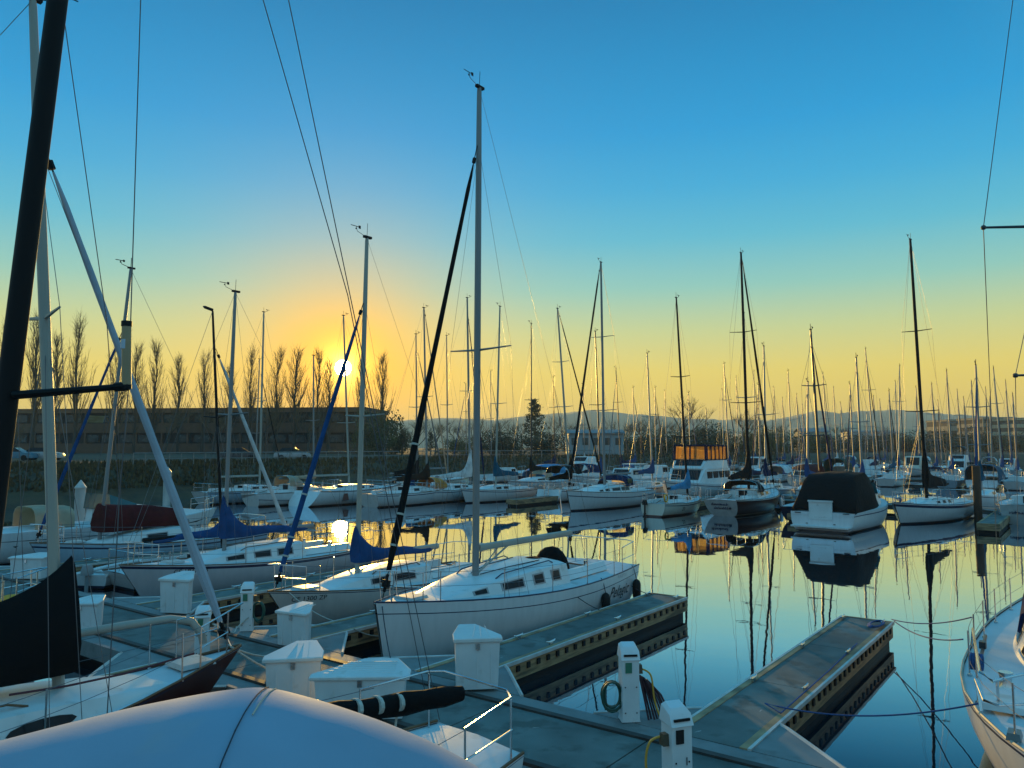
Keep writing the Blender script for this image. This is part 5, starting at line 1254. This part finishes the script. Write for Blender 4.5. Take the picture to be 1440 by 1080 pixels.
# far motor boats: px, Y, sgn, L, label, options
far_m = [
 (816, 92, -1, 9.5, 'motor_trawler', 'white trawler with dark windows far behind the long sloop with two stripes', dict(house=(-.25, .15, .8, 1.5, 4), fly=(-.2, .05, .7, None))),
 (712, 98, 1, 8.0, 'motor_cruiser', 'white open motor boat below the dark evergreen tree', dict(house=(-.05, .2, .7, .8, 2))),
 (757, 84, -1, 7.5, 'motor_cruiser', 'motor boat under a pale canvas with dark hull, behind the black bimini', dict(hullm=H_NAVY, cover=(-.45, .15, .9, 1.5, C_LBLUE, .6))),
 (882, 84, -1, 9.0, 'motor_cruiser', 'white hardtop motor cruiser left of the blue covered booms', dict(house=(-.12, .22, .8, 1.1, 3), hard=-.2)),
 (922, 90, 1, 8.0, 'motor_cruiser', 'small white cabin motor boat just left of the amber windows', dict(house=(-.1, .2, .8, 1.3, 2))),
 (1128, 88, -1, 8.5, 'motor_cruiser', 'motor boat with a maroon canvas behind the black canvas cruiser', dict(cover=(-.45, .1, .92, 1.4, C_MAROON, .6), house=(-.05, .2, .7, .7, 2))),
 (1098, 100, 1, 8.5, 'motor_cruiser', 'white motor cruiser with blue canvas right of the red hulled sloop bow', dict(cover=(-.45, .1, .92, 1.3, C_BLUE, .6), house=(-.05, .2, .7, .9, 2))),
 (1182, 104, 1, 9.0, 'motor_cruiser', 'motor cruiser with dark green canvas roof far behind the black canvas cruiser', dict(cover=(-.4, .12, .9, 1.9, C_GREEN, .7), house=(-.0, .22, .7, .8, 2))),
 (1284, 118, -1, 10., 'motor_trawler', 'cream trawler with square wheelhouse left of the tall black mast', dict(house=(-.2, .12, .8, 2.0, 3), wcol=GELC)),
 (1346, 112, -1, 10.5, 'flybridge_cruiser', 'white flybridge motor cruiser with black bimini beyond the navy striped sloop', dict(house=(-.25, .18, .82, 1.5, 3), fly=(-.22, .08, .75, None, C_BLACK))),
 (1385, 82, 1, 9.5, 'motor_cruiser', 'motor cruiser wrapped in teal canvas near the right edge', dict(cover=(-.48, .3, .98, 1.6, C_TEAL, .5))),
 (1222, 124, 1, 9.0, 'motor_cruiser', 'white motor cruiser with low house among the far masts', dict(house=(-.1, .2, .8, 1.4, 3))),
 (1060, 118, -1, 9.0, 'motor_cruiser', 'white motor cruiser with a tall house behind the tall dark mast', dict(house=(-.2, .15, .8, 1.9, 3))),
 (1416, 128, -1, 9.0, 'motor_cruiser', 'white motor cruiser far off below the glass office block', dict(house=(-.1, .2, .8, 1.5, 3)))]
MB_AB = []
for px, Y, sg, L_, nm, lab, kw in far_m:
    p_ = PD(px, HORIZ, Y); p_.z = 0; motorboat(nm, lab, p_, sg, L_, 3.1, det=0, **kw); MB_AB.append(toAB(p_))
# ------------------------------------------------------------------ far sailboats, one for every far mast
BL, BK_, MR, TL, WH, NV, GR = C_BLUE, C_BLACK, C_MAROON, C_TEAL, C_WHITE, C_NAVY, C_GREEN
CN = {BL: 'royal blue', BK_: 'black', MR: 'maroon', TL: 'teal', WH: 'white', NV: 'navy', GR: 'dark green', None: None}
far = [(365, 505, 360, 1, NV, ALU), (585, 470, 587, 1, BK_, ALU), (628, 472, 630, 1, None, ALU), (747, 455, 747, -1, BK_, DARKSPAR), (837, 466, 844, 1, BL, DARKSPAR), (866, 518, 873, -1, NV, DARKSPAR), (910, 497, 917, 1, BL, PAINTMAST),
 (921, 545, 922, 1, None, ALU), (968, 552, 971, 1, TL, ALU), (993, 575, 996, -1, None, ALU), (1018, 512, 1025, 1, BL, ALU), (1016, 548, 1017, -1, None, PAINTMAST), (1046, 440, 1051, -1, NV, PAINTMAST), (1060, 522, 1062, 1, BL, PAINTMAST), (1066, 541, 1068, -1, None, ALU), (1074, 487, 1076, -1, NV, PAINTMAST),
 (1108, 522, 1114, 1, NV, ALU), (1128, 570, 1132, 1, None, ALU), (1136, 537, 1134, -1, BL, ALU), (1140, 464, 1153, 1, MR, DARKSPAR), (1157, 525, 1164, 1, BL, ALU), (1182, 567, 1188, -1, None, ALU), (1204, 503, 1211, 1, BL, ALU), (1217, 491, 1230, 1, NV, ALU), (1219, 582, 1220, -1, None, ALU), (1237, 563, 1244, 1, BL, ALU),
 (1259, 537, 1261, -1, None, PAINTMAST), (1265, 515, 1263, 1, BL, PAINTMAST), (1319, 564, 1324, -1, None, ALU), (1331, 522, 1338, 1, BL, ALU), (1355, 560, 1362, -1, BL, ALU), (1372, 513, 1377, -1, TL, ALU), (1392, 560, 1393, 1, None, PAINTMAST), (1397, 518, 1408, 1, BL, PAINTMAST), (1424, 556, 1429, 1, BL, ALU), (1100, 560, 1103, 1, BL, ALU), (1296, 568, 1302, 1, TL, ALU), (778, 530, 780, 1, NV, DARKSPAR),
 (1035, 530, 1039, 1, BL, ALU), (1088, 545, 1093, -1, NV, ALU), (1120, 555, 1124, 1, BL, ALU), (1172, 545, 1177, 1, WH, ALU), (1195, 540, 1200, -1, BL, ALU), (1228, 558, 1234, 1, BL, ALU), (1250, 550, 1255, 1, TL, ALU), (1288, 545, 1293, -1, BL, ALU), (1310, 541, 1316, 1, BL, ALU), (1346, 549, 1352, 1, BL, ALU), (1366, 538, 1371, 1, NV, ALU), (1386, 546, 1390, -1, BL, ALU), (1414, 536, 1421, 1, BL, ALU), (958, 560, 961, 1, BL, ALU), (935, 550, 938, -1, NV, ALU), (890, 545, 893, 1, BL, ALU), (820, 541, 822, -1, WH, ALU), (690, 522, 691, 1, NV, ALU), (655, 540, 656, -1, BL, ALU)]
taken = [(toAB(m_[5])[0], toAB(m_[5])[1], 10.) for m_ in MID] + [(a, b, 10.) for a, b in MB_AB]
tc_ = toAB(PD(978, HORIZ, 66)); taken.append((tc_[0], tc_[1], 12)); tc_ = toAB(cl); taken.append((tc_[0], tc_[1], 10))
rowsA = (50.4, 63.6, 96.5, 109.5, 142.5, 155.5)
for i, (tx, ty, bx, sg, cov, sp) in enumerate(sorted(far)):
    best = None
    for a in rowsA:
        p_ = row_point(bx, a); M_ = PD(tx, ty, p_.y).z
        if not (9.5 < M_ < 21): continue
        if bx < 520 and a > 52: continue
        b_ = toAB(p_)[1]; gap = min([abs(b_ - tb) for ta, tb, l_ in taken if abs(ta - a) < 8] + [9])
        sc = abs(M_ - 14.2) + (0 if gap > 3.4 else (3.4 - gap) * 6)
        if best is None or sc < best[0]: best = (sc, a, p_, M_)
    if best is None: print('NO ROW', tx, ty); continue
    sc, a, p_, M_ = best; taken.append((a, toAB(p_)[1], 9.))
    rr = random.Random(i); L_ = 6.2 + M_ * .2
    hm = (H_WHITE, H_WHITEB, H_CREAM, H_WHITE, H_GREY, H_WHITE, H_NAVY, H_BLUE)[i % 8]
    hn = {H_CREAM.name: 'cream', H_GREY.name: 'grey', H_NAVY.name: 'navy hulled', H_BLUE.name: 'pale blue'}.get(hm.name, 'white')
    lab = '%s far sailboat, %s boom, %s mast from left beyond the first row' % (hn, CN[cov] + ' covered' if cov else 'bare', ordw(i))
    sailboat('sailboat', lab, ('mast', p_), sg, L=L_, B=L_ * .32, F=(.9, .88, 1.15), hullm=hm, det=0, cab=(-.12, .28, .62, .42), mast=(bx, tx, ty), xm=L_ * .08, mr=.085 if a < 120 else .095, mm=sp, spreaders=(.5,) if i % 3 else (.36, .66), hound=.92, boom=L_ * .36, cover=cov, covh=1.0, covth=.5,
             jib=(C_BLACK, mat('canvas_grey', (.16, .16, .17), .9), C_NAVY, C_BLUE)[i % 4] if i % 3 != 2 else None, jr=.075, wins=((.2, .5),), pul=True, group='sailboats in the far rows', boomz=.8, dodger=(C_BLUE, C_BLACK, C_TAN)[i % 3] if i % 4 == 1 else None, bim=(C_NAVY, C_WHITE)[i % 2] if i % 5 == 3 else None)

# ------------------------------------------------------------------ dock boxes, power posts
SLATW = mat('box_lid_white', (.62, .62, .60), .5, var=.08, scale=3, dirt=(6., (.40, .37, .32), .60, .5))
def dock_box(base, w, d, hgt, rz, label, chamfer=.42, slats=0, flip=1):
    t = thing('dock_box', label, 'dock box', base, rz, 'white dock boxes')
    P5 = [(-.5, -.5), (.5, -.5), (.5, -.12), (.34, .5), (-.02, .5), (-.5, -.30)]
    poly = [(x * w, y * d) for x, y in P5]
    if flip < 0: poly = [(-x, y) for x, y in poly][::-1]
    flip = 1
    mb = MB(); mb.prism(poly, .03, hgt * .87, 0, .90, .97); mb.build('body', PLAST, t, angle=20)
    mb = MB()
    for x in (-.30, .0, .30): mb.box((x * w, -d / 2 * .945, hgt * .44), (.025, .018, hgt * .72))
    mb.build('rib', PLAST, t)
    cx = sum(p[0] for p in poly) / 6; cy = sum(p[1] for p in poly) / 6
    tilt = lambda y: .07 * (y / d + .5)
    sc = lambda k, z: [(cx + (x - cx) * k, cy + (y - cy) * k, z + tilt(y)) for x, y in poly]
    mb = MB(); mb.loft([sc(1.05, hgt * .855), sc(1.07, hgt * .87), sc(1.07, hgt * .915), sc(1.035, hgt * .93)]); lo = mb.build('lid', SLATW, t, smooth=False)
    mb = MB(); n_ = slats or 3
    for k in range(n_):
        f = ((k + .5) / n_ - .5) * (.8 if slats else .6); y0, y1 = -.42 * d, .36 * d
        if slats: mb.tube([(-w * (.30 - .3 * f), f * d * .9, hgt * .931 + tilt(f * d)), (w * .36, f * d * .9, hgt * .931 + tilt(f * d))], .007, 6)
        else: mb.tube([(f * w * .9 + .08 * w, y0, hgt * .931 + tilt(y0)), (f * w * .55 + .12 * w, y1, hgt * .931 + tilt(y1))], .006, 6)
    mb.build('lid_ridge', SLATW, lo, angle=25)
    mb = MB(); mb.box((0, -d / 2 * 1.0, hgt * .78), (.06, .03, .09)); mb.build('latch', STEEL, t)
for px, py, w, d, hg, rz, fl, lab in ((257, 860, .78, .68, .86, R(-14), -1, 'white dock box by the bow of the blue covered sloop'), (120, 887, .70, .55, .66, R(2), 1, 'squat white dock box at the edge of the left water gap'), (423, 906, .70, .62, .72, R(-25), -1, 'white dock box under the lettered bow with warm lit lid'),
     (414, 986, .80, .72, .78, R(10), 1, 'white dock box with ridged lid just behind the hood peak'), (510, 1004, 1.30, .66, .66, R(2), 1, 'wide low white dock box behind the black boom'), (669, 964, .72, .66, .88, R(8), -1, 'white dock box at the start of the big sloop finger dock'), (45, 813, 1.0, .6, .68, R(-5), 1, 'white dock box furthest left near the motor cruiser')):
    dock_box(P(px, py, ZD + .004), w, d, hg, rz, lab, flip=fl, slats=6 if w > 1 else 0)
def power_post(base, hgt, rz, label, num=None, outlet_side=1):
    t = thing('power_post', label, 'power post', base, rz, 'dock power posts')
    w, d = .24, .22
    mb = MB(); mb.loft([[(-w / 2 * k, -d / 2, z), (w / 2 * k, -d / 2, z), (w / 2 * k, d / 2, z), (-w / 2 * k, d / 2, z)] for k, z in ((1.1, 0), (1, .05), (1, hgt * .80))] + [[(-w / 2 - .015, -d / 2 - .02, hgt * .80), (w / 2 + .015, -d / 2 - .02, hgt * .80), (w / 2 + .015, d / 2 + .02, hgt * .82), (-w / 2 - .015, d / 2 + .02, hgt * .82)], [(-w / 2 - .01, -d / 2 + .03, hgt * .91), (w / 2 + .01, -d / 2 + .03, hgt * .91), (w / 2, d / 2, hgt * .97), (-w / 2, d / 2, hgt * .97)], [(-w / 2 + .03, -d / 2 + .08, hgt * .96), (w / 2 - .03, -d / 2 + .08, hgt * .96), (w / 2 - .03, d / 2 - .03, hgt), (-w / 2 + .03, d / 2 - .03, hgt)]]); mb.build('housing', PLAST, t, angle=25)
    mb = MB(); mb.box((-.03, -d / 2 - .005, hgt * .70), (.09, .02, .14)); mb.build('meter_window', GREENP if num is None else RUB, t)
    mb = MB(); mb.box((outlet_side * (w / 2 + .03), 0, hgt * .66), (.08, .10, .12), top=.8); mb.build('socket', mat('brown_socket', (.08, .055, .03), .5), t)
    mb = MB(); mb.box((0, -d / 2 - .004, hgt * .86), (w * .8, .02, .025)); mb.build('lamp_slot', RUB, t)
    mb = MB()
    for x, z in ((-.08, .45), (.08, .45), (-.08, .12), (.08, .12)): mb.box((x, -d / 2 - .003, hgt * z), (.015, .012, .015))
    mb.build('screw', RUB, t)
    if num: text_on(num, .12, lambda x, y: Vector((x + .05, -d / 2 - .008, hgt * .42 + y)), SIGN, t, name='number')
    return t
power_post(P(284, 925, ZD), .92, R(14), 'white power post beside the red hulled bow', outlet_side=1)
power_post(P(347, 886, ZD), .98, R(10), 'white power post with a green hose by the lettered bow dock', outlet_side=1)
pp = power_post(P(885, 1012, ZD), 1.05, R(6), 'white power post with hanging dark cables at the edge of the walkway', outlet_side=1)
p1 = power_post(P(953, 1132, ZD), 1.06, R(20), 'white power post numbered 1 with a yellow cord, nearest the bottom edge', '1', outlet_side=-1)
e_ = P(885, 1012, ZD)
def coil(label, c, rx, rz_, n, m, r=.014, ang=0.):
    mb = MB(); rr = random.Random(int(c.x * 100)); ca, sa = math.cos(ang), math.sin(ang)
    for k in range(n):
        w_ = rx * rr.uniform(.75, 1.1); hh = rz_ * rr.uniform(.85, 1.08); o_ = rr.uniform(-.05, .05)
        mb.tube([c + Vector((ca * (w_ * math.sin(a)) + sa * o_, sa * (w_ * math.sin(a)) - ca * o_, -hh * (1 - math.cos(a)) / 2 + .0)) for a in [2 * math.pi * j / 16 for j in range(17)]], r, 6)
    tag(mb.build('hose_coil', m), label, 'coil')
coil('green hose coiled on the left of the cable hung power post', e_ + Vector((-.24, 0, .52)), .14, .40, 6, HOSE)
mb = MB(); rr = random.Random(3)
for k in range(9):
    o_ = rr.uniform(-.06, .06); mb.tube([e_ + Vector((.14 + .015 * k, -.03 + o_ * .3, .62 - .01 * k)), e_ + Vector((.20 + .03 * k, o_, .35)), e_ + Vector((.26 + .042 * k, -.04 + o_, .02))], .016, 6)
tag(mb.build('cable_bundle', HOSEP), 'bundle of plum dark cables hanging right of the power post', 'cables')
f_ = P(953, 1132, ZD)
def cord(label, pts, m=CORDY, r=.013): 
    mb = MB(); n = len(pts); out = []
    for i in range((n - 1) * 6 + 1):
        x = i / 6; k = min(n - 2, int(x)); f = x - k; p0, p1_, p2, p3 = (Vector(pts[max(0, k - 1)]), Vector(pts[k]), Vector(pts[k + 1]), Vector(pts[min(n - 1, k + 2)]))
        out.append(.5 * ((2 * p1_) + (p2 - p0) * f + (2 * p0 - 5 * p1_ + 4 * p2 - p3) * f * f + (3 * p1_ - p0 - 3 * p2 + p3) * f ** 3))
    mb.tube(out, r, 6); tag(mb.build('extension_cable', m), label, 'cord')
cord('yellow power cord looping from the hanging cables post to the walkway', [e_ + Vector((.16, 0, .70)), e_ + Vector((.30, -.05, .62)), e_ + Vector((.34, -.1, .30)), e_ + Vector((.42, -.2, .08)), e_ + Vector((.58, -.42, .02))])
cord('yellow power cord bulging out left of the nearest power post', [f_ + Vector((-.16, -.02, .72)), f_ + Vector((-.30, -.05, .66)), f_ + Vector((-.34, -.05, .42)), f_ + Vector((-.26, -.08, .15)), f_ + Vector((-.12, -.1, .02))])
g_ = P(347, 886, ZD); coil('green hose coil on the power post near the lettered bow', g_ + Vector((.24, 0, .58)), .13, .42, 5, HOSE)
cord('pale cord from the left power post curving across the dock', [P(284, 925, ZD) + Vector((.17, 0, .60)), P(284, 925, ZD) + Vector((.5, .1, .42)), g_ + Vector((-.1, -.3, .12)), g_ + Vector((.1, -.2, .30))], ROPE)
# small white dinghy with outboard on the left
p_ = P(163, 805, .3); t = thing('dinghy', 'small white dinghy with a grey outboard motor beside the left walkway', 'dinghy', (p_.x, p_.y, 0), UA + R(30))
dh = Hull(2.6, 1.3, (.42, .40, .5), bs=.85, dk=.1, rake=.3, srake=.05, full=.5, stripe=(.02, .05)); mk_hull(dh, [H_WHITE, NAVY], t, 1)
mb = MB()
for s_ in (-1, 1): mb.tube([dh.pt(i / 10, 1, s_) for i in range(11)], .05, 8)
mb.build('gunwale', GEL, t); mb = MB(); mb.box((0, 0, .34), (.25, 1.2, .03)); mb.box((-.7, 0, .34), (.25, 1.15, .03)); mb.build('thwart', GEL, t); mb = MB(); mb.box((0, 0, .12), (2.2, .9, .02)); mb.build('floor', NONSKID, t)
outboard(t, (-1.40, 0, .45), mat('grey_outboard', (.30, .31, .32), .4))
# boat cut by the left edge
t, h, c, inv, q, loc = sailboat('sailing_sloop', 'pale grey sloop with a yellow bow cloth cut by the left edge', ('bow', P(66, 838, 1.05)), 1, L=7.5, B=2.4, F=(.8, .8, 1.05), hullm=H_GREY, det=1, mast=None, cab=(-.12, .2, .6, .35), wins=())
mb = MB(); mb.loft([[(2.9, -.25, 1.04), (2.9, 0, 1.2), (2.9, .25, 1.04)], [(3.45, -.15, 1.08), (3.45, 0, 1.16), (3.45, .15, 1.08)]]); mb.build('bow_cloth', YEL, t)

# ------------------------------------------------------------------ the canvas hood right in front of us
HOODM = mat('hood_blue_shaded_canvas', (.23, .31, .40), .8, var=.08, scale=3., bump=.04, bscale=220, dirt=(4., (.34, .34, .33), .62, .35))  # blue sky shade on the white canvas is put into this base colour
own = thing('canvas_hooded_boat', 'white canvas hood with a dark centre seam filling the bottom of the view', 'boat hood', (0, 1.2, 0))
edge = [(-260, 1118), (-120, 1075), (0, 1043), (100, 1017), (200, 992), (280, 977), (320, 970), (360, 966), (390, 969), (430, 980), (480, 995), (540, 1016), (600, 1041), (650, 1067), (700, 1098), (760, 1145)]
RH = .50; a0 = R(-17)
prof = [(-RH * (math.sin(R(a)) - math.sin(a0)), RH * (math.cos(R(a)) - math.cos(a0))) for a in (-75, -55, -38, -27, -21, -17, -13, -8, -3, 2, 8, 15, 24, 35, 48, 62, 74)]
prof.append((prof[-1][0] - .05, prof[-1][1] - .5))
rings = []; r_ = random.Random(2)
def hood_pt(px, py, dy, dz):
    Y = 1.78 + .10 * (1 - math.exp(-((px - 375) / 190.) ** 2)); p = PD(px, py, Y)
    wr = .0012 * math.sin(px * .03 + dy * 9) + .0006 * math.sin(px * .075 - dy * 15)
    return Vector((p.x, p.y + dy - 1.2, p.z + dz + wr * min(1, abs(dy) * 6)))
ed2 = []
for (x0, y0), (x1, y1) in zip(edge, edge[1:]):
    for k in range(4): f = k / 4; ed2.append((x0 + (x1 - x0) * f, y0 + (y1 - y0) * f))
ed2.append(edge[-1])
for i in range(2): ed2 = [ed2[0]] + [((a[0] + b[0] * 2 + c_[0]) / 4, (a[1] + b[1] * 2 + c_[1]) / 4) for a, b, c_ in zip(ed2, ed2[1:], ed2[2:])] + [ed2[-1]]
mb = MB(); rings = [[hood_pt(px, py, dy, dz) for dy, dz in prof] for px, py in ed2]
inner = [[p + Vector((0, .0, -.02)) for p in r0] for r0 in rings]
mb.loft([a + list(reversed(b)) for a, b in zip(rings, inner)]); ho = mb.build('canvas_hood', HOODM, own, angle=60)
mb = MB(); A_ = [hood_pt(378 + 22 * min(1, k / 9.), 968.3 + .7 * min(1, k / 9.), dy, dz + .003) for k, (dy, dz) in enumerate(prof[5:])]; mb.tube(A_, .0015, 5); mb.build('seam', ROPED, ho)
mb = MB(); A_ = [hood_pt(388 + 22 * min(1, k / 9.), 969.2 + .9 * min(1, k / 9.), dy, dz + .001) for k, (dy, dz) in enumerate(prof[5:11])]; mb.tube(A_, .0016, 4); mb.build('stitching', mat('seam_thread', (.5, .42, .3), .8), ho)
mb = MB()
for x in (-1.5, .45): mb.tube([(x, .4, 1.9), (x, .45, 3.2), (x * .9, .5, 3.45 if x < 0 else 3.42)], .014, 6)
mb.build('frame', STEEL, own)
mb = MB(); mb.loft([[(x, y, z) for y, z in ((-4.5, 1.9), (-4.5, .6), (-4, -.2), (.6, -.2), (.95, .6), (1.0, 1.9))] for x in (-1.5, .5)]); mb.build('hull', H_WHITE, own)
# ------------------------------------------------------------------ evening haze over the bay
hm_ = bpy.data.materials.new('evening_haze'); hm_.use_nodes = True; t_ = hm_.node_tree
t_.nodes.remove(t_.nodes['Principled BSDF'])
pv = N(t_, 'ShaderNodeVolumePrincipled'); pv.inputs['Color'].default_value = (.70, .85, .88, 1); pv.inputs['Density'].default_value = 2.6e-4; pv.inputs['Anisotropy'].default_value = .1
t_.links.new(pv.outputs[0], t_.nodes['Material Output'].inputs['Volume'])
mb = MB(); mb.box((0, 700, 54), (4800, 4000, 116)); o = mb.build('haze', hm_, smooth=False); o['kind'] = 'stuff'
